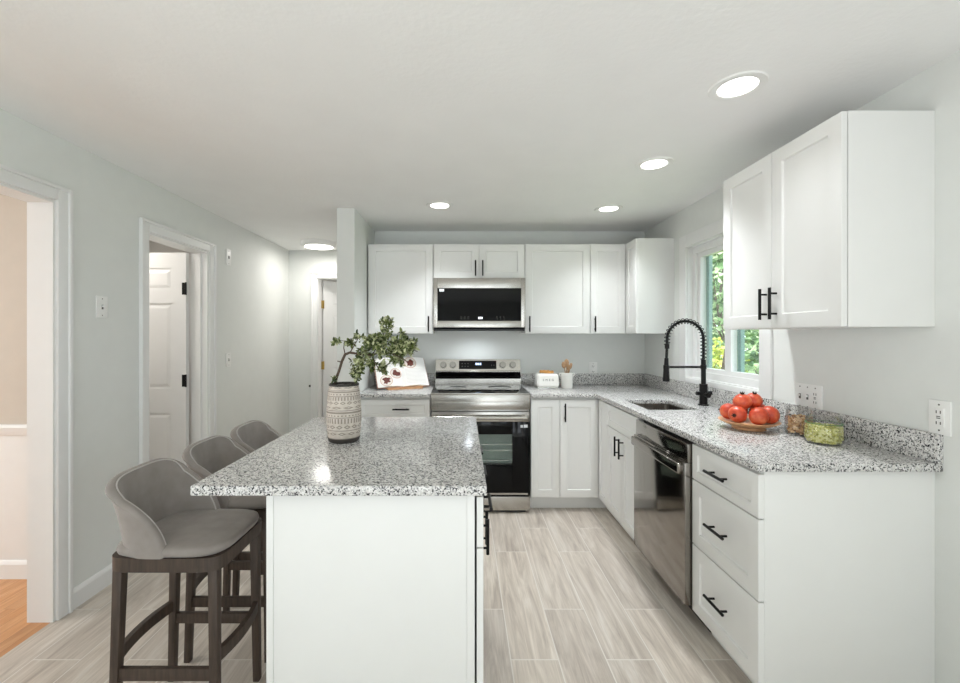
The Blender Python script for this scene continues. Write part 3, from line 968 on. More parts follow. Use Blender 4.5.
# fronts face +X: local x = world Y
yw = (IY1 - IY0) / 3
for k in range(3):
    for (kind, c, d) in (('drawer', 0.715, 0.866), ('door', BZ0, 0.71)):
        a, b_ = IY0 + 0.004 + k * yw, IY0 + (k + 1) * yw - 0.003
        o = front(t, kind, a, b_, c, d, 0, ('h', (a + b_) / 2, 0.79) if kind == 'drawer' else ('v', b_ - 0.035 if k == 0 else a + 0.035, 0.61), rail=0.057 if d - c > 0.2 else 0.04)
        o.rotation_euler = (0, 0, R(90))
        o.location = (IX1 + 0.006, 0, 0)

# ================================================================ worktops
def slab(m, xs, ys, fill, z0, z1):
    vt, vb = {}, {}
    bm = bmesh.new()
    def v(d, i, j, z):
        if (i, j) not in d:
            d[(i, j)] = bm.verts.new((xs[i], ys[j], z))
        return d[(i, j)]
    for i in range(len(xs) - 1):
        for j in range(len(ys) - 1):
            if not fill(i, j):
                continue
            q = [(i, j), (i + 1, j), (i + 1, j + 1), (i, j + 1)]
            bm.faces.new([v(vt, a, b, z1) for a, b in q])
            bm.faces.new([v(vb, a, b, z0) for a, b in q][::-1])
            for (di, dj), (p, r) in {(0, -1): (0, 1), (1, 0): (1, 2), (0, 1): (2, 3), (-1, 0): (3, 0)}.items():
                ii, jj = i + di, j + dj
                if 0 <= ii < len(xs) - 1 and 0 <= jj < len(ys) - 1 and fill(ii, jj):
                    continue
                A, B = q[p], q[r]
                bm.faces.new((v(vt, *A, z1), v(vb, *A, z0), v(vb, *B, z0), v(vt, *B, z1)))
    bmesh.ops.recalc_face_normals(bm, faces=bm.faces)
    ed = [e for e in bm.edges if len(e.link_faces) == 2 and e.calc_face_angle(0) > 0.5]
    bmesh.ops.bevel(bm, geom=ed, offset=0.004, segments=2, affect='EDGES', profile=0.5)
    return m.merge(bm)
CT0, CT1 = 0.884, 0.914
SX0, SX1, SY0, SY1 = 1.115, 1.425, 2.575, 2.985
ct = slab(MB(), [0.519, 1.018, SX0, SX1, XR], [1.485, SY0, SY1, 3.278, YB],
          lambda i, j: (j == 3) or (i >= 1 and not (i == 2 and j == 1)), CT0, CT1).build('countertop', M['granite'], None, smooth=30)
tag(ct, 'L-shaped speckled granite worktop with the sink cut into it', 'countertop')
MB().box(0.519, XR - 0.02, YB - 0.02, YB, CT1, 1.014, 0.002).build('backsplash', M['granite'], ct, smooth=30)
MB().box(XR - 0.02, XR, 1.485, YB - 0.02, CT1, 1.014, 0.002).build('backsplash', M['granite'], ct, smooth=30)
ct = MB().box(-0.806, -0.251, 3.278, YB, CT0, CT1, 0.004).build('countertop', M['granite'], None, smooth=30)
tag(ct, 'short speckled granite worktop left of the range', 'countertop')
MB().box(-0.806, -0.251, YB - 0.02, YB, CT1, 1.014, 0.002).build('backsplash', M['granite'], ct, smooth=30)
ct = MB().box(-0.803, 0.07, 1.264, 2.345, CT0, CT1, 0.005, 3).build('countertop', M['granite'], None, smooth=30)
tag(ct, 'speckled granite island top overhanging the bar stools', 'countertop')

# ---- sink
t = thing('sink', 'undermount stainless steel sink in the right worktop', 'sink', ((SX0 + SX1) / 2, (SY0 + SY1) / 2, CT0))
b = bmesh.new()
bmesh.ops.create_cube(b, size=1)
bmesh.ops.scale(b, vec=(SX1 - SX0 + 0.012, SY1 - SY0 + 0.012, 0.2), verts=b.verts)
bmesh.ops.translate(b, vec=(0, 0, -0.1), verts=b.verts)
bmesh.ops.delete(b, geom=[f for f in b.faces if f.normal.z > 0.9], context='FACES_ONLY')
bmesh.ops.bevel(b, geom=[e for e in b.edges if len(e.link_faces) == 2], offset=0.035, segments=5, affect='EDGES', profile=0.5)
bmesh.ops.solidify(b, geom=b.faces[:], thickness=0.0015)
MB().merge(b).build('basin', M['sinksteel'], t, smooth=60)
MB().lathe([(0, 0.001), (0.03, 0.001), (0.042, 0.004), (0.045, 0.0)], 24, (0, 0, -0.199)).build('drain', M['chrome'], t)

# ---- faucet
t = thing('faucet', 'tall matt black spring faucet behind the sink', 'faucet', (1.535, 2.745, CT1))
MB().cyl((0, 0, 0), (0, 0, 0.008), 0.032, n=28).cyl((0, 0, 0.008), (0, 0, 0.135), 0.024, n=28).build('base', M['black'], t)
MB().cyl((0, 0, 0.135), (0, 0, 0.29), 0.0145, n=24).build('riser', M['black'], t)
h_ = MB().cyl((0, -0.02, 0.07), (0, -0.055, 0.07), 0.012, n=18).cyl((0, -0.055, 0.07), (0, -0.06, 0.07), 0.016, n=18).cyl((0, 0.02, 0.07), (0, 0.045, 0.07), 0.013, n=18).cyl((-0.02, 0, 0.075), (-0.045, 0, 0.075), 0.012, n=18)
h_.cyl((0.02, 0, 0.075), (0.05, 0, 0.078), 0.013, n=18).build('lever', M['black'], t)
rr = 0.116
path = [Vector((0, 0, 0.29)), Vector((0, 0, 0.36)), Vector((0, 0, 0.42))]
for k in range(1, 24):
    a = PI * k / 24
    path.append(Vector((-rr + rr * math.cos(a), 0, 0.42 + rr * math.sin(a))))
path += [Vector((-2 * rr, 0, 0.42)), Vector((-2 * rr, 0, 0.385)), Vector((-2 * rr - 0.004, 0, 0.30)), Vector((-2 * rr - 0.005, 0, 0.26))]
MB().tube(path, 0.0085, 12).build('hose', M['black'], t)
# spring
def along(pts, n):
    L = [0]
    for a, b2 in zip(pts, pts[1:]):
        L.append(L[-1] + (b2 - a).length)
    out = []
    for i in range(n):
        d = L[-1] * i / (n - 1)
        k = max(j for j in range(len(L)) if L[j] <= d + 1e-9)
        k = min(k, len(pts) - 2)
        f = (d - L[k]) / (L[k + 1] - L[k])
        out.append((pts[k].lerp(pts[k + 1], f), (pts[k + 1] - pts[k]).normalized()))
    return out
turns = 24
sp = []
nn = turns * 10
for i, (p, tg) in enumerate(along(path[:28], nn)):
    a = 2 * PI * turns * i / nn
    sd = Vector((0, 1, 0))
    up = tg.cross(sd).normalized()
    sp.append(p + (sd * math.cos(a) + up * math.sin(a)) * 0.0165)
MB().tube(sp, 0.0027, 6).build('spring', M['black'], t)
MB().cyl((-2 * rr, 0, 0.39), (-2 * rr, 0, 0.36), 0.014, n=18).build('hose_collar', M['black'], t)
MB().cyl((-2 * rr - 0.004, 0, 0.30), (-2 * rr - 0.005, 0, 0.255), 0.012, 0.014, n=20).cyl((-2 * rr - 0.005, 0, 0.255), (-2 * rr - 0.006, 0, 0.152), 0.016, 0.021, n=22).build('spray_head', M['black'], t)
MB().cyl((0, 0, 0.243), (-2 * rr, 0, 0.243), 0.0075, n=14).cyl((0, 0, 0.23), (0, 0, 0.256), 0.018, n=20).cyl((-2 * rr - 0.005, 0, 0.232), (-2 * rr - 0.005, 0, 0.254), 0.0185, n=20).build('support_arm', M['black'], t)
tag(MB().lathe([(0, 0.024), (0.012, 0.023), (0.016, 0.018), (0.016, 0.009), (0.024, 0.007), (0.028, 0.0), (0, 0)], 28).build('sink_button', M['black'], None, (1.55, 2.56, CT1)), 'small black push button on the worktop beside the faucet', 'button')

# ================================================================ range
RX0, RX1, RF = -0.246, 0.514, 3.285
RW = RX1 - RX0
t = thing('range', 'stainless steel electric range with black glass oven door', 'range', (RX0, RF, 0))
MB().box(0.002, RW - 0.002, 0.058, 0.625, 0.03, 0.905, 0.002).build('body', M['steel_side'], t, smooth=30)
MB().box(0.03, RW - 0.03, 0.03, 0.6, 0, 0.03).build('plinth', M['blackplastic'], t, smooth=0)
ck = MB().box(0.0, RW, 0.012, 0.545, 0.905, 0.917, 0.002).build('cooktop', M['ceramic'], t, smooth=30)
MB().box(0.0, RW, -0.004, 0.012, 0.905, 0.9175, 0.003).build('cooktop_trim', M['steel'], ck, smooth=40)
m = MB()
for (cx, cy, r) in ((0.2, 0.15, 0.11), (0.56, 0.15, 0.085), (0.2, 0.40, 0.075), (0.56, 0.40, 0.10)):
    m.tube([(cx + r * math.cos(a * PI / 16), cy + r * math.sin(a * PI / 16), 0.9172) for a in range(32)], 0.0007, 4, True)
m.build('burner_ring', M['slot'], ck)
MB().box(0, RW, 0.0, 0.058, 0.79, 0.905, 0.003).build('front_panel', M['steel'], t, smooth=30)
MB().box(0.05, RW - 0.05, -0.003, 0.0, 0.80, 0.852, 0.0012).build('front_emboss', M['steel'], t, smooth=30)
# oven door with a window
dr = MB()
z0, z1 = 0.135, 0.775
wx0, wx1, wz0, wz1 = 0.135, 0.625, 0.372, 0.603
dr.box(0.004, wx0, 0.0, 0.05, z0, 0.70, 0.001).box(wx1, RW - 0.004, 0.0, 0.05, z0, 0.70, 0.001).box(wx0, wx1, 0.0, 0.05, z0, wz0, 0.001).box(wx0, wx1, 0.0, 0.05, wz1, 0.70, 0.001)
dr = dr.build('oven_door', M['blackglass'], t, smooth=30)
MB().box(0.004, RW - 0.004, 0.0, 0.05, 0.70, z1, 0.003).build('door_rail', M['steel'], dr, smooth=30)
MB().box(wx0, wx1, 0.002, 0.005, wz0, wz1).build('oven_window', M['ovenglass'], dr, smooth=0)
MB().box(wx0, wx1, 0.0500, 0.0575, wz0 - 0.01, wz1 + 0.01).build('oven_liner', M['oven_in'], dr, smooth=0)
m = MB()
for zz in (0.395, 0.475, 0.52):
    m.cyl((wx0 + 0.002, 0.03, zz), (wx1 - 0.002, 0.03, zz), 0.005, n=8)
m.build('oven_rack', M['chrome'], dr)
MB().cyl((0.03, -0.045, 0.738), (RW - 0.03, -0.045, 0.738), 0.014, n=20).box(0.045, 0.07, -0.045, 0.0, 0.728, 0.748, 0.003).box(RW - 0.07, RW - 0.045, -0.045, 0, 0.728, 0.748, 0.003).build('handle', M['steel'], dr)
MB().box(0.02, RW - 0.02, -0.002, 0.0, 0.143, 0.156).build('door_strip', M['steel'], dr, smooth=0)
MB().box(RW - 0.075, RW - 0.055, -0.001, 0.0, 0.655, 0.675).box(RW - 0.05, RW - 0.02, -0.001, 0.0, 0.655, 0.678).build('sticker', M['sticker'], dr, smooth=0)
MB().box(0.002, RW - 0.002, 0.0, 0.05, 0.022, 0.127, 0.003).build('drawer', M['steel'], t, smooth=30)
# backguard
bg_ = MB().prism([(0.535, 0.917), (0.625, 0.917), (0.625, 1.145), (0.575, 1.145), (0.556, 1.045), (0.535, 1.04), (0.535, 0.917)][:-1], 'x', 0.0, RW).build('backguard', M['steel'], t, smooth=20)
MB().prism([(0.533, 1.036), (0.510, 1.0), (0.512, 0.982), (0.535, 0.975), (0.545, 1.04)], 'x', 0.004, RW - 0.004).build('vent_trim', M['blackglass'], t, smooth=30)
# control panel face is the sloped plane from (0.556,1.045) to (0.575,1.145)
sl_n = Vector((0, -0.1, 0.019)).normalized()
def on_panel(x, f, off=0.0):
    p = Vector((x, 0.556, 1.045)).lerp(Vector((x, 0.575, 1.145)), f)
    return p + sl_n * off
for kx in (0.07, 0.155, 0.60, 0.69):
    k = MB().cyl(on_panel(kx, 0.5), on_panel(kx, 0.5, 0.008), 0.031, n=28).cyl(on_panel(kx, 0.5, 0.008), on_panel(kx, 0.5, 0.03), 0.024, 0.022, n=28).build('knob', M['knob'], t)
def panel_quad(x0, x1, f0, f1, off):
    m = MB()
    P = [on_panel(x0, f0, off), on_panel(x1, f0, off), on_panel(x1, f1, off), on_panel(x0, f1, off)]
    Q = [p - sl_n * (off + 0.001) for p in P]
    m.quads(P + Q, [(0, 1, 2, 3), (4, 7, 6, 5), (0, 4, 5, 1), (1, 5, 6, 2), (2, 6, 7, 3), (3, 7, 4, 0)])
    return m
dp = panel_quad(0.21, 0.545, 0.14, 0.88, 0.002).build('control_display', M['blackglass'], t, smooth=0)
m = MB()
for (a, b_) in ((0.36, 0.372), (0.377, 0.389), (0.396, 0.408)):
    m.merge(panel_quad(a, b_, 0.5, 0.68, 0.0028).bm)
m.build('display_digits', M['led'], dp, smooth=0)
m = MB()
for i in range(3):
    for j in range(2):
        m.merge(panel_quad(0.235 + 0.026 * i, 0.243 + 0.026 * i, 0.35 + 0.25 * j, 0.40 + 0.25 * j, 0.0028).bm)
for i in range(2):
    m.merge(panel_quad(0.50 + 0.02 * i, 0.506 + 0.02 * i, 0.45, 0.52, 0.0028).bm)
m.build('button_mark', M['slot'], dp, smooth=0)

# ================================================================ microwave
MF = 3.53
t = thing('microwave', 'stainless steel microwave with a black glass door above the range', 'microwave', (RX0, MF, 1.397))
MH = 1.833 - 1.397
MB().box(0.003, RW - 0.003, 0.03, YB - MF, 0.012, MH, 0.002).build('body', M['steel_side'], t, smooth=30)
dr = MB().box(0.002, 0.036, 0.0, 0.03, 0.028, MH - 0.001, 0.002).box(RW - 0.036, RW - 0.002, 0.0, 0.03, 0.028, MH - 0.001, 0.002).box(0.036, RW - 0.036, 0.0, 0.03, MH - 0.085, MH - 0.001, 0.002).box(0.036, RW - 0.036, 0.0, 0.03, 0.028, 0.082, 0.002).build('door', M['steel'], t, smooth=30)
gw = MB().box(0.036, RW - 0.036, 0.002, 0.03, 0.082, MH - 0.085).build('door_glass', M['blackglass'], dr, smooth=0)
m = MB()
for (a, b_) in ((0.372, 0.379), (0.383, 0.39), (0.398, 0.405)):
    m.box(a, b_, 0.0008, 0.002, 0.098, 0.114)
m.build('clock_digits', M['ledw'], gw, smooth=0)
m = MB()
for i in range(3):
    m.box(0.225 + 0.028 * i, 0.24 + 0.028 * i, 0.0014, 0.002, 0.112, 0.116).box(0.52 + 0.028 * i, 0.53 + 0.028 * i, 0.0014, 0.002, 0.112, 0.116)
    m.box(0.225 + 0.028 * i, 0.24 + 0.028 * i, 0.0014, 0.002, 0.098, 0.101).box(0.525 + 0.028 * i, 0.53 + 0.028 * i, 0.0014, 0.002, 0.095, 0.100)
m.build('button_mark', M['slot'], gw, smooth=0)
MB().box(0.052, 0.09, 0.0012, 0.002, MH - 0.112, MH - 0.092).build('sticker', M['sticker'], gw, smooth=0)
MB().prism([(0.004, 0.026), (0.03, 0.026), (0.03, 0.0), (0.045, 0.0), (0.09, 0.012), (0.09, 0.0125), (0.004, 0.0275)][:5] + [(0.09, 0.012)], 'x', 0.004, RW - 0.004).build('vent_grille', M['blackplastic'], t, smooth=0)
MB().box(0.06, 0.25, 0.06, 0.30, 0.003, 0.012, 0.002).box(RW - 0.25, RW - 0.06, 0.06, 0.30, 0.003, 0.012, 0.002).build('grease_filter', M['steel_side'], t, smooth=30)
MB().cyl((0.355, 0.13, 0.0065), (0.355, 0.13, 0.0125), 0.028, n=24).build('hood_lens', M['hoodlamp'], t)
l = bpy.data.lights.new('hood_beam', 'SPOT')
l.energy = 4.0
l.spot_size = R(165)
l.spot_blend = 0.6
l.shadow_soft_size = 0.03
l.color = (0.86, 0.93, 1.0)
o = bpy.data.objects.new('hood_beam', l)
COL.objects.link(o)
o.parent = t
o.location = (0.355, 0.13, -0.005)
# ================================================================ bar stools
def make_stool():
    t = thing('bar_stool', '', 'bar stool', (0, 0, 0), 0, 'bar stools along the island')
    hx, hy = 0.155, 0.137          # leg centres at the seat; the seat faces +x
    # apron: rounded ring of dark wood
    def outline(ax, ay, n=44, e=4.0):
        pts = []
        for k in range(n):
            a = 2 * PI * k / n
            c, s_ = math.cos(a), math.sin(a)
            pts.append((ax * math.copysign(abs(c) ** (2 / e), c), ay * math.copysign(abs(s_) ** (2 / e), s_)))
        return pts
    m = MB()
    o1, i1 = outline(0.188, 0.167, 44, 7), outline(0.160, 0.139, 44, 7)
    z0, z1 = 0.592, 0.637
    ring = [[m.bm.verts.new((p[0], p[1], z)) for p in pts] for pts, z in ((o1, z0), (o1, z1), (i1, z1), (i1, z0))]
    n = len(o1)
    for q in range(4):
        for k in range(n):
            m.bm.faces.new((ring[q][k], ring[q][(k + 1) % n], ring[(q + 1) % 4][(k + 1) % n], ring[(q + 1) % 4][k]))
    m.build('seat_frame', M['darkwood'], t, smooth=35)
    # cushion
    m = MB()
    prev = None
    prof = [(0.95, 0.6375), (0.985, 0.642), (1.0, 0.652), (0.985, 0.663), (0.93, 0.669), (0.75, 0.673), (0.4, 0.675)]
    rings = []
    for f, z in prof:
        rings.append([m.bm.verts.new((p[0] * f, p[1] * f, z)) for p in outline(0.190, 0.169, 44, 4.4)])
    for a, b in zip(rings, rings[1:]):
        for k in range(n):
            m.bm.faces.new((a[k], a[(k + 1) % n], b[(k + 1) % n], b[k]))
    m.bm.faces.new(rings[-1])
    m.bm.faces.new(rings[0][::-1])
    m.build('seat', M['fabric'], t, smooth=60)
    # backrest: curved shell that wraps round the back corners
    NU, NV = 41, 14
    H0, H1 = 0.638, 0.876
    TH = 0.016                     # half thickness
    def row(v):
        # middle line of the shell in plan at height fraction v: a rounded U, resampled evenly
        hw = 0.156 + 0.008 * v
        Dp = 0.100 * (1 - v ** 2.6) + 0.018
        xb = -0.166 - 0.034 * v
        rc = 0.085                 # corner radius
        pts = []
        n_ = 60
        # from the near wing tip (-y) along the side, round the corner, across the back
        xt = xb + rc * 0.55 + Dp
        half = []
        for k in range(n_ + 1):
            f = k / n_
            # superellipse quarter from (xb + L, -hw) to (xb, 0)
            a = (1 - f) * PI / 2
            L = xt - xb
            e = 3.0
            half.append(Vector((xb + L * (1 - math.cos(a) ** (2 / e)), -hw * math.sin(a) ** (2 / e), 0)))
        pts = half + [Vector((p.x, -p.y, 0)) for p in half[-2::-1]]
        ln = [0]
        for p, q in zip(pts, pts[1:]):
            ln.append(ln[-1] + (q - p).length)
        out = []
        j = 0
        for i in range(NU):
            d = ln[-1] * i / (NU - 1)
            while j < len(ln) - 2 and ln[j + 1] < d:
                j += 1
            f = (d - ln[j]) / max(1e-9, ln[j + 1] - ln[j])
            p = pts[j].lerp(pts[j + 1], f)
            u = -1 + 2 * i / (NU - 1)
            ztop = H1 - 0.06 * abs(u) ** 4
            p.z = H0 + (ztop - H0) * v
            out.append(p)
        return out
    mid = [row(j / NV) for j in range(NV + 1)]
    def frame(j, i):
        du = (mid[j][min(i + 1, NU - 1)] - mid[j][max(i - 1, 0)]).normalized()
        dv = Vector((-0.12, 0, 1)).normalized()
        du = Vector((du.x, du.y, 0)).normalized()
        nr = du.cross(dv).normalized()
        if nr.dot(Vector((0, 0, mid[j][i].z)) - mid[j][i]) < 0:
            nr = -nr
        return du, dv, nr
    m = MB()
    # closed cross-section loops: outer face, rounded rim, inner face
    rim = [(math.cos(q), math.sin(q)) for q in (PI, PI * 0.83, PI * 0.67, PI * 0.5, PI * 0.33, PI * 0.17, 0)]
    grid_o, grid_i = [], []
    for j in range(NV + 1):
        ro, ri = [], []
        for i in range(NU):
            du, dv, nr = frame(j, i)
            ro.append(m.bm.verts.new(mid[j][i] - nr * TH))
            ri.append(m.bm.verts.new(mid[j][i] + nr * TH))
        grid_o.append(ro)
        grid_i.append(ri)
    for j in range(NV):
        for i in range(NU - 1):
            m.bm.faces.new((grid_o[j][i], grid_o[j][i + 1], grid_o[j + 1][i + 1], grid_o[j + 1][i]))
            m.bm.faces.new((grid_i[j][i], grid_i[j + 1][i], grid_i[j + 1][i + 1], grid_i[j][i + 1]))
    border = [(j, 0) for j in range(NV + 1)] + [(NV, i) for i in range(1, NU - 1)] + [(j, NU - 1) for j in range(NV, -1, -1)]
    cols = []
    edge = []
    for q, (j, i) in enumerate(border):
        du, dv, nr = frame(j, i)
        j0, i0 = border[max(q - 1, 0)]
        j1, i1_ = border[min(q + 1, len(border) - 1)]
        tau = (mid[j1][i1_] - mid[j0][i0]).normalized()
        o_ = nr.cross(tau).normalized()
        if o_.dot(mid[j][i] - mid[NV // 2][NU // 2]) < 0 and o_.z < 0:
            o_ = -o_
        c = mid[j][i]
        cols.append([grid_o[j][i]] + [m.bm.verts.new(c + nr * TH * a + o_ * TH * 0.8 * b_) for a, b_ in rim[1:-1]] + [grid_i[j][i]])
        edge.append(c + nr * (TH * 0.90) + o_ * TH * 0.42)
    for A, B in zip(cols, cols[1:]):
        for k in range(len(A) - 1):
            m.bm.faces.new((A[k], A[k + 1], B[k + 1], B[k]))
    for i in range(NU - 1):
        m.bm.faces.new((grid_o[0][i], grid_i[0][i], grid_i[0][i + 1], grid_o[0][i + 1]))
    br = m.build('backrest', M['fabric'], t, smooth=75)
    MB().tube(edge, 0.0026, 6).build('piping', M['piping'], br)
    # legs, slightly splayed
    for sx in (-1, 1):
        for sy in (-1, 1):
            b = bmesh.new()
            tp = Vector((sx * hx, sy * hy, 0.60))
            bt = Vector((sx * (hx + (0.018 if sx < 0 else 0.006)), sy * (hy + 0.006), 0.0))
            r1, r0 = 0.0155, 0.0125
            vs = []
            for p, r in ((bt, r0), (tp, r1)):
                vs.append([b.verts.new((p.x + a * r, p.y + c * r, p.z)) for a, c in ((-1, -1), (1, -1), (1, 1), (-1, 1))])
            for k in range(4):
                b.faces.new((vs[0][k], vs[0][(k + 1) % 4], vs[1][(k + 1) % 4], vs[1][k]))
            b.faces.new(vs[0][::-1])
            b.faces.new(vs[1])
            bmesh.ops.bevel(b, geom=[e for e in b.edges], offset=0.003, segments=2, affect='EDGES', profile=0.5)
            MB().merge(b).build('leg', M['darkwood'], t, smooth=40)
    for sy in (-1, 1):
        y = sy * (hy + 0.004)
        MB().box(-hx - 0.009, hx + 0.002, y - 0.009, y + 0.009, 0.228, 0.268, 0.003).build('side_stretcher', M['darkwood'], t, smooth=40)
    for sx in (-1, 1):
        x = sx * (hx + (0.010 if sx < 0 else 0.004))
        m = MB()
        N = 10
        pts = []
        rings = []
        for k in range(N + 1):
            f = -1 + 2 * k / N
            bow = 0.02 * (1 - f * f) * sx
            rings.append([m.bm.verts.new((x + bow + a * 0.009, f * hy, 0.30 + c * 0.02)) for a, c in ((-1, -1), (1, -1), (1, 1), (-1, 1))])
        for a, b in zip(rings, rings[1:]):
            for k in range(4):
                m.bm.faces.new((a[k], a[(k + 1) % 4], b[(k + 1) % 4], b[k]))
        m.bm.faces.new(rings[0][::-1])
        m.bm.faces.new(rings[-1])
        m.build('footrest' if sx > 0 else 'back_stretcher', M['darkwood'], t, smooth=40)
    return t
st0 = make_stool()
for k, (x, y, lab) in enumerate(((-0.972, 1.552, 'grey upholstered bar stool with dark wood legs, nearest the camera, whole seat in view'),
                                 (-0.972, 1.935, 'grey upholstered bar stool in the middle of the three, half under the island top'),
                                 (-0.972, 2.305, 'grey upholstered bar stool farthest from the camera, little more than its backrest showing'))):
    s = st0 if k == 0 else copy_tree(st0)
    s.location = (x, y, 0)
    s['label'] = lab

# ================================================================ vase and branch on the island
VX, VY = -0.502, 1.815
t = thing('vase', 'tall pale vase with rows of grey carved pattern on the island', 'vase', (VX, VY, CT1))
MB().lathe([(0.06, 0.012), (0.0655, 0.02), (0.069, 0.05), (0.072, 0.10), (0.071, 0.14), (0.067, 0.19), (0.060, 0.236), (0.056, 0.236), (0.062, 0.19), (0.066, 0.13), (0.060, 0.03), (0.0, 0.025)], 56).build('body', M['vase'], t, smooth=60)
MB().lathe([(0, 0), (0.057, 0), (0.063, 0.005), (0.066, 0.018), (0.06, 0.02)], 56).build('foot', M['vase_dark'], t, smooth=60)
MB().lathe([(0.0615, 0.233), (0.0615, 0.24), (0.058, 0.2425), (0.053, 0.24), (0.053, 0.233)], 56).build('rim', M['vase_dark'], t, smooth=60)
PXM = 237.0
def bp_(px, py, dy=0.0):    # a place on the branch, in metres from the vase foot
    return Vector(((px - 344) / PXM, dy, (440.5 - py) / PXM))
t = thing('leafy_branch', 'crooked branch of small green leaves standing in the patterned vase', 'branch', (VX, VY, CT1))
m = MB()
main = [bp_(338, 432, 0.0), bp_(334, 395, 0.01), bp_(334, 382, 0.015), bp_(338, 371, 0.015), bp_(341, 362, 0.01), bp_(345, 354.5, 0), bp_(350, 352.5, -0.005), bp_(360, 354, -0.01), bp_(372, 355, 0), bp_(384, 351, 0.01), bp_(396, 345, 0.02), bp_(408, 342, 0.01)]
m.tube(main, [0.006, 0.0062, 0.0062, 0.0058, 0.0058, 0.006, 0.0055, 0.0048, 0.0042, 0.0035, 0.0028, 0.0018], 10)
twigs = [[bp_(345, 354, 0), bp_(343, 348, 0.01), bp_(343, 341, 0.02), bp_(337, 340, 0.02)], [bp_(350, 352.5, 0), bp_(355, 346, -0.02), bp_(360, 338, -0.03)], [bp_(341, 362, 0), bp_(338, 361, -0.01)],
         [bp_(372, 355, 0), bp_(380, 342, 0.0), bp_(386, 328, 0.01), bp_(387, 320, 0.01)], [bp_(384, 351, 0), bp_(398, 355, -0.05), bp_(408, 360, -0.06)], [bp_(366, 355, 0), bp_(360, 364, 0.04), bp_(355, 374, 0.05)],
         [bp_(372, 355, 0), bp_(378, 362, -0.06), bp_(384, 370, -0.08)], [bp_(362, 432, 0.0), bp_(355, 392, 0.02), bp_(356, 380, 0.02), bp_(362, 370, 0.02)], [bp_(396, 345, 0.02), bp_(410, 350, 0.06), bp_(416, 352, 0.06)], [bp_(343, 341, 0.02), bp_(349, 342, 0.03)]]
twigs[7][0] = bp_(350, 425, 0.01)
for tw in twigs:
    m.tube(tw, [0.0024, 0.002, 0.0016, 0.001][:len(tw)] if len(tw) < 5 else 0.002, 6)
m.build('stem', M['bark'], t)
rd = random.Random(5)
vs, fs = [], []
def add_leaf(p, d, s):
    n_ = Vector((rd.gauss(0, 0.5), rd.gauss(0, 0.5) - 0.3, 1.0))
    b = d.cross(n_).normalized()
    n_ = b.cross(d)
    k = len(vs)
    wv = b * s * 0.24
    vs.extend([p, p + d * s * 0.35 + wv + n_ * s * 0.06, p + d * s * 0.75 + wv * 0.8 + n_ * s * 0.03, p + d * s - n_ * s * 0.06, p + d * s * 0.75 - wv * 0.8 + n_ * s * 0.03, p + d * s * 0.35 - wv + n_ * s * 0.06, p + d * s * 0.5 - n_ * s * 0.01])
    for a, c in ((0, 1), (1, 2), (2, 3), (3, 4), (4, 5), (5, 0)):
        fs.append((k + a, k + c, k + 6))
def sprig(p, s, n=6):
    ax = Vector((rd.gauss(0, 1), rd.gauss(0, 1), rd.gauss(0.3, 0.8))).normalized()
    for q in range(n):
        d = (ax * 0.7 + Vector((rd.gauss(0, 1), rd.gauss(0, 1), rd.gauss(0, 1))).normalized()).normalized()
        add_leaf(p + ax * s * 0.25 * (q - n / 2) * 0.4, d, s * rd.uniform(0.75, 1.2))
clusters = [(388, 347, 24, 11, 0.075, 62), (386, 329, 9, 8, 0.035, 16), (387, 320.5, 5, 3, 0.02, 6), (365, 362, 14, 8, 0.06, 26), (402, 348, 13, 9, 0.06, 30), (409, 346, 8, 8, 0.05, 14), (372, 340, 9, 6, 0.045, 14),
            (337, 341.5, 4, 3, 0.02, 5), (350, 342.5, 4, 2.5, 0.02, 5), (358, 337, 5, 3, 0.03, 5), (357, 371, 6, 6, 0.04, 11), (382, 368, 6, 5, 0.04, 9), (398, 360, 9, 4, 0.05, 9), (333, 379, 2, 1.5, 0.01, 2), (362, 352, 6, 6, 0.03, 8), (404, 334, 4, 2, 0.02, 3), (356, 378, 4, 2, 0.02, 4)]
for (cx, cy, rx, ry, dpt, num) in clusters:
    for _ in range(int(num * 1.7)):
        while True:
            u = Vector((rd.uniform(-1, 1), rd.uniform(-1, 1), rd.uniform(-1, 1)))
            if u.length < 1:
                break
        sprig(bp_(cx + u.x * rx, cy + u.z * ry, u.y * dpt), rd.uniform(0.017, 0.025))
MB().quads(vs, fs).build('foliage', M['leaf'], t, smooth=0, fix=False)

# ================================================================ cookbook on its stand
BX, BY, BA = -0.492, 3.60, R(24)
t = thing('book_stand', 'low wooden stand holding the open cookbook left of the range', 'book stand', (BX, BY, CT1), BA)
lean = R(35)
up = Vector((0, math.sin(lean), math.cos(lean)))
nf = Vector((0, -math.cos(lean), math.sin(lean)))
def pl(x, v, o):
    return Vector((x, 0, 0.0135)) + up * v + nf * o
def slab_q(m, x0, x1, v0, v1, o0, o1):
    P = [pl(x0, v0, o0), pl(x1, v0, o0), pl(x1, v1, o0), pl(x0, v1, o0), pl(x0, v0, o1), pl(x1, v0, o1), pl(x1, v1, o1), pl(x0, v1, o1)]
    m.quads(P, [(3, 2, 1, 0), (4, 5, 6, 7), (0, 1, 5, 4), (1, 2, 6, 5), (2, 3, 7, 6), (3, 0, 4, 7)])
    return m
slab_q(MB(), -0.14, 0.14, 0, 0.22, -0.016, -0.006).build('back_board', M['palewood'], t, smooth=0)
MB().box(-0.15, 0.15, -0.035, 0.05, 0.0, 0.012, 0.003).box(-0.15, 0.15, -0.045, -0.034, 0.0, 0.018, 0.002).build('ledge', M['platewood'], t, smooth=30)
MB().box(-0.02, 0.02, 0.05, 0.14, 0.0, 0.012, 0.002).box(-0.008, 0.008, 0.122, 0.136, 0.0, 0.15, 0.002).build('prop_leg', M['palewood'], t, smooth=30)
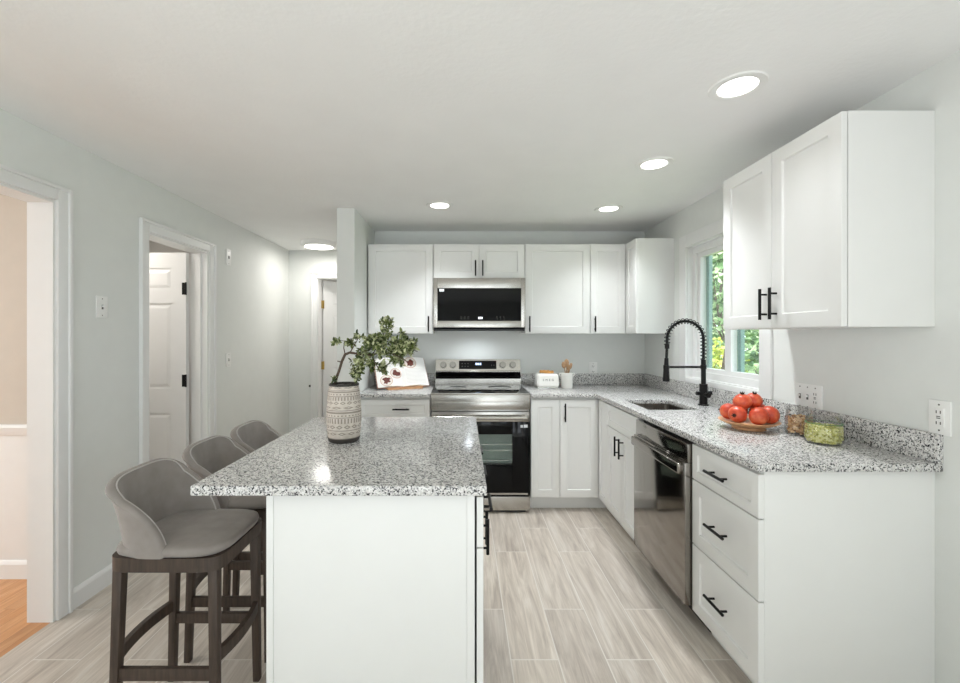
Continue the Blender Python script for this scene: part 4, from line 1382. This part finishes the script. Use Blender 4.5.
t = thing('cookbook', 'open cookbook with pictures of red fruit on its white pages', 'book', (BX, BY, CT1), BA)
BWd, BHt = 0.225, 0.285
slab_q(MB(), -BWd, BWd, 0.0, BHt, -0.005, -0.002).build('cover', M['cover'], t, smooth=0)
def page_h(x):     # how high the open pages bulge from the cover at a distance x from the gutter
    f = abs(x) / BWd
    return 0.002 + 0.022 * (math.sin(min(1, f * 1.05) * PI) ** 0.7) * (1 - 0.35 * f) if f > 0 else 0.002
def page_pt(x, v, extra=0.0):
    return pl(x, v, page_h(x) + extra)
for sgn in (-1, 1):
    m = MB()
    N = 14
    ft, fb = [], []
    for i in range(N + 1):
        x = sgn * (BWd - 0.004) * i / N
        ft.append((m.bm.verts.new(page_pt(x, 0.004)), m.bm.verts.new(page_pt(x, BHt - 0.004))))
        fb.append((m.bm.verts.new(pl(x, 0.004, -0.0018)), m.bm.verts.new(pl(x, BHt - 0.004, -0.0018))))
    for i in range(N):
        m.bm.faces.new((ft[i][0], ft[i + 1][0], ft[i + 1][1], ft[i][1]))
        m.bm.faces.new((fb[i][0], fb[i][1], fb[i + 1][1], fb[i + 1][0]))
        for q in (0, 1):
            m.bm.faces.new((ft[i][q], fb[i][q], fb[i + 1][q], ft[i + 1][q]))
    m.bm.faces.new((ft[N][0], fb[N][0], fb[N][1], ft[N][1]))
    m.build('page', M['paper'], t, smooth=50)
def disc(m, cx, cv, r, ex, n=18, sq=0.0, seed=0):
    rd2 = random.Random(seed)
    vs_ = [page_pt(cx, cv, ex)]
    for k in range(n):
        a = 2 * PI * k / n
        rr_ = r * (1 + sq * rd2.uniform(-1, 1))
        vs_.append(page_pt(cx + rr_ * math.cos(a), cv + rr_ * math.sin(a), ex))
    m.quads(vs_, [(0, 1 + k, 1 + (k + 1) % n) for k in range(n)])
    return m
for (cx, cv, r, sd) in ((-0.145, 0.06, 0.052, 1), (-0.055, 0.125, 0.05, 2), (0.085, 0.225, 0.055, 3)):
    d = disc(MB(), cx, cv, r, 0.0009).build('picture', M['dishedge'], t, smooth=0)
    disc(MB(), cx, cv, r * 0.9, 0.0013).build('picture_plate', M['dish'], d, smooth=0)
    disc(MB(), cx, cv, r * 0.6, 0.0018, 16, 0.35, sd).build('picture_fruit', M['berry'], d, smooth=0)
for (x0, x1, v0, n) in ((0.03, 0.20, 0.03, 11), (-0.20, -0.09, 0.19, 5)):
    m = MB()
    for k in range(n):
        v = v0 + 0.013 * k
        for q in range(4):
            a, b = x0 + (x1 - x0) * q / 4, x0 + (x1 - x0) * (q + 1) / 4
            m.quads([page_pt(a, v, 0.0011), page_pt(b, v, 0.0011), page_pt(b, v + 0.003, 0.0011), page_pt(a, v + 0.003, 0.0011)], [(0, 1, 2, 3)])
    m.build('text_block', M['ink'], t, smooth=0)

# ================================================================ toaster, bread, crock, utensils
TX, TY = 0.712, 3.66
t = thing('toaster', 'white rounded two-slot toaster on the worktop right of the range', 'toaster', (TX, TY, CT1))
m = MB()
b = bmesh.new()
bmesh.ops.create_cube(b, size=1)
bmesh.ops.scale(b, vec=(0.19, 0.15, 0.115), verts=b.verts)
for v in b.verts:
    if v.co.z > 0:
        v.co.x *= 0.93
        v.co.y *= 0.85
bmesh.ops.translate(b, vec=(0, 0, 0.0675), verts=b.verts)
bmesh.ops.bevel(b, geom=b.edges[:], offset=0.022, segments=5, affect='EDGES', profile=0.5)
MB().merge(b).build('body', M['enamel'], t, smooth=60)
MB().box(-0.088, 0.088, -0.07, 0.07, 0.0, 0.012, 0.004).build('foot', M['chrome'], t)
MB().box(-0.065, 0.065, -0.035, -0.012, 0.1235, 0.1258).box(-0.065, 0.065, 0.012, 0.035, 0.1235, 0.1258).build('slot_frame', M['blackplastic'], t, smooth=0)
MB().box(0.094, 0.104, -0.012, 0.012, 0.07, 0.082, 0.003).build('lever', M['chrome'], t)
cu = bpy.data.curves.new('lettering', 'FONT')
cu.body = 'SMEG'
cu.size = 0.024
cu.space_character = 1.9
cu.extrude = 0.0006
cu.align_x = 'CENTER'
tmp = bpy.data.objects.new('tmp', cu)
COL.objects.link(tmp)
bpy.context.view_layer.update()
me = bpy.data.meshes.new_from_object(tmp.evaluated_get(bpy.context.evaluated_depsgraph_get()))
bpy.data.objects.remove(tmp)
me.name = 'lettering'
me.materials.clear()
me.materials.append(M['slot'])
lt = bpy.data.objects.new('lettering', me)
COL.objects.link(lt)
lt.parent = t
lt.location = (0, -0.0722, 0.066)
lt.rotation_euler = (R(85.0), 0, 0)
for k, (yy, dx, lab) in enumerate(((-0.0235, 0.012, 'slice of golden bread in the front slot of the toaster'), (0.0235, -0.014, 'slice of golden bread in the rear slot of the toaster'))):
    m = MB()
    pr = [(-0.04, 0), (0.04, 0), (0.042, 0.014), (0.036, 0.024), (0.015, 0.02), (0, 0.0235), (-0.02, 0.021), (-0.036, 0.024), (-0.042, 0.014)]
    m.prism([(p[0] + dx, p[1]) for p in pr], 'y', -0.007, 0.007)
    tag(m.build('bread_slice', M['bread'], None, (TX, TY + yy, CT1 + 0.126)), lab, 'bread', 'bread slices in the toaster')
KX, KY = 0.878, 3.64
t = thing('utensil_crock', 'white ceramic crock with two small ears beside the toaster', 'crock', (KX, KY, CT1))
MB().lathe([(0, 0), (0.046, 0), (0.05, 0.005), (0.05, 0.12), (0.053, 0.126), (0.053, 0.132), (0.046, 0.132), (0.045, 0.012), (0, 0.01)], 36).build('body', M['enamel'], t, smooth=50)
for s in (-1, 1):
    MB().tube([(s * 0.048, 0, 0.125), (s * 0.057, 0, 0.1265), (s * 0.0625, 0, 0.123), (s * 0.0645, 0, 0.116), (s * 0.0625, 0, 0.108), (s * 0.057, 0, 0.103), (s * 0.048, 0, 0.102)], 0.0045, 10).build('ear', M['enamel'], t)
def spoon(lx, ly, hz, hw, hl, lab, kind):
    tip = Vector((lx, ly, hz))
    bot = Vector((-lx * 0.6, -ly * 0.6, 0.012))
    m = MB()
    m.tube([bot, bot.lerp(tip, 0.5), tip], [0.005, 0.0048, 0.0045], 8)
    d = (tip - bot).normalized()
    q = Vector((0, 0, 1)).rotation_difference(d).to_matrix().to_4x4()
    b = bmesh.new()
    bmesh.ops.create_uvsphere(b, u_segments=16, v_segments=10, radius=1)
    bmesh.ops.scale(b, vec=(hw, 0.006, hl), verts=b.verts)
    if kind == 'wooden_spatula':
        for v in b.verts:
            v.co.x = max(-hw * 0.8, min(hw * 0.8, v.co.x * 1.3))
    m.merge(b, Matrix.Translation(tip + d * hl * 0.9) @ q)
    o = m.build(kind, M['palewood'], None, (KX, KY, CT1), smooth=60)
    tag(o, lab, 'utensil', 'wooden utensils in the crock')
spoon(-0.022, -0.012, 0.17, 0.019, 0.03, 'wooden spoon leaning left in the white crock', 'wooden_spoon')
spoon(0.004, 0.020, 0.185, 0.021, 0.032, 'tallest wooden spoon, upright in the white crock', 'wooden_spoon')
spoon(0.026, -0.004, 0.165, 0.014, 0.026, 'slim wooden spatula leaning right in the white crock', 'wooden_spatula')
spoon(0.006, -0.028, 0.155, 0.016, 0.026, 'short wooden spoon at the front of the white crock', 'wooden_spoon')

# ================================================================ plate of fruit
PX, PY = 1.358, 2.045
t = thing('fruit_plate', 'shallow wooden footed plate holding the red fruit', 'plate', (PX, PY, CT1))
MB().lathe([(0, 0), (0.066, 0), (0.07, 0.003), (0.066, 0.014), (0.092, 0.022), (0.124, 0.037), (0.126, 0.041), (0.122, 0.0425), (0.09, 0.029), (0.05, 0.022), (0, 0.021)], 56).build('plate', M['platewood'], t, smooth=50)
fr = 0.0402
def make_fruit(name, mat):
    m = MB()
    m.lathe([(0, -fr * 0.93)] + [(fr * math.cos(a) * (1 + 0.02 * math.cos(5 * a)), fr * 0.93 * math.sin(a)) for a in [(-80 + 10 * k) * PI / 180 for k in range(17)]] + [(0, fr * 0.9)], 28)
    return m.build(name, mat, None, smooth=80)
f0 = make_fruit('fruit', M['fruit'])
cal = MB()
for k in range(6):
    a = 2 * PI * k / 6
    cal.cyl((0.004 * math.cos(a), 0.004 * math.sin(a), fr * 0.88), (0.010 * math.cos(a), 0.010 * math.sin(a), fr * 0.88 + 0.012), 0.004, 0.001, 6)
cal.build('calyx', M['calyx'], f0)
low = [(0.0812 * math.cos(R(a)), 0.0812 * math.sin(R(a))) for a in (205, 265, 325, 25, 85, 145)]
tops = [(-0.038, -0.014, 'red fruit on top of the heap at the left'), (0.036, 0.020, 'red fruit with a dark crown on top of the heap at the right')]
labs = ['orange-red fruit at the left front of the plate', 'orange-red fruit in the middle front of the plate', 'orange-red fruit at the right front of the plate, largest in view',
        'red fruit at the right end of the plate, half hidden', 'red fruit at the back of the plate, toward the wall', 'red fruit at the left back of the plate, half hidden']
rot = random.Random(3)
items = [(x, y, 0.0335 + fr * 0.93 + (0.0 if math.hypot(x, y) < 0.08 else 0.004), l_, False) for (x, y), l_ in zip(low, labs)] + [(x, y, 0.0335 + fr * 0.93 + 0.0605, l_, True) for x, y, l_ in tops]
for k, (x, y, z, lab, up_) in enumerate(items):
    f = f0 if k == 0 else copy_tree(f0)
    f.location = (PX + x, PY + y, CT1 + z)
    f.rotation_euler = (rot.uniform(-0.3, 0.3), rot.uniform(-0.3, 0.3), rot.uniform(0, 6)) if up_ else (rot.uniform(-1.8, -0.9), rot.uniform(-0.6, 0.6), rot.uniform(0, 6))
    s = (0.97, 1.03, 1.04, 1.0, 0.98, 0.95, 0.98, 0.96)[k]
    f.scale = (s, s, s)
    tag(f, lab, 'fruit', 'red fruit heaped on the plate')

# ================================================================ two low jars
def jar(x, y, r, h, fill, label, seal=None):
    t = thing('glass_jar', label, 'jar', (x, y, CT1))
    MB().lathe([(0, 0), (r * 0.86, 0), (r * 0.97, 0.006), (r, 0.02), (r, h * 0.62), (r * 0.97, h * 0.70), (r * 0.88, h * 0.74), (r * 0.87, h * 0.74), (r * 0.955, h * 0.69), (r * 0.975, h * 0.61), (r * 0.975, 0.021), (r * 0.94, 0.008), (r * 0.85, 0.0035), (0, 0.0035)], 48).build('glass', M['jarglass'], t, smooth=60)
    MB().lathe([(r * 0.90, h * 0.755), (r * 0.92, h * 0.775), (r * 0.92, h * 0.90), (r * 0.85, h * 0.985), (0, h), (0, h * 0.97), (r * 0.84, h * 0.955), (r * 0.89, h * 0.89), (r * 0.89, h * 0.755)], 48).build('lid', M['jarglass'], t, smooth=60)
    MB().lathe([(r * 0.86, h * 0.742), (r * 0.95, h * 0.742), (r * 0.955, h * 0.75), (r * 0.95, h * 0.757), (r * 0.86, h * 0.757)], 48).build('seal', seal or M['jarglass'], t, smooth=40)
    return t
J1 = (1.505, 1.918, 0.058, 0.118)
J2 = (1.486, 1.772, 0.066, 0.112)
jar(*J1, None, 'low glass jar of dry pasta, nearer the fruit plate')
jar(*J2, None, 'low glass jar of yellow-green dry peas with a green seal', M['greenring'])
rd = random.Random(21)
m = MB()
x, y, r, h = J1
for k in range(330):
    a = rd.uniform(0, 2 * PI)
    q = math.sqrt(rd.random()) * (r * 0.97 - 0.016) if k % 3 else r * 0.97 - 0.016
    z = rd.uniform(0.012, h * 0.69)
    d = Vector((rd.gauss(0, 1), rd.gauss(0, 1), rd.gauss(0, 0.5))).normalized() * 0.008
    if k % 3 == 0:
        d = Vector((-math.sin(a), math.cos(a), rd.uniform(-1, 1))).normalized() * 0.009
    p = Vector((q * math.cos(a), q * math.sin(a), z))
    m.cyl(p - d, p + d, 0.0042, 0.0042, 8)
tag(m.build('dry_pasta', M['pasta'], None, (x, y, CT1)), 'short beige dry pasta filling the glass jar', 'pasta', None, 'stuff')
m = MB()
x, y, r, h = J2
for k in range(1000):
    a = rd.uniform(0, 2 * PI)
    q = r * 0.97 - 0.0056 if k % 3 else math.sqrt(rd.random()) * (r * 0.97 - 0.006)
    z = rd.uniform(0.0085, h * 0.64)
    if k % 4 == 0:          # the heaped top
        z = rd.uniform(h * 0.585, h * 0.64)
        q = math.sqrt(rd.random()) * (r * 0.97 - 0.006)
    if z < 0.02:
        q = min(q, r * 0.88 - 0.004)
    p = Vector((q * math.cos(a), q * math.sin(a), z))
    b = bmesh.new()
    bmesh.ops.create_icosphere(b, subdivisions=1, radius=0.0046)
    bmesh.ops.translate(b, vec=p, verts=b.verts)
    m.merge(b)
m.cyl((0, 0, 0.0085), (0, 0, h * 0.6), r * 0.80, n=24)
tag(m.build('dry_peas', M['peas'], None, (x, y, CT1), smooth=60), 'heap of yellow-green dry peas inside the jar', 'peas', None, 'stuff')
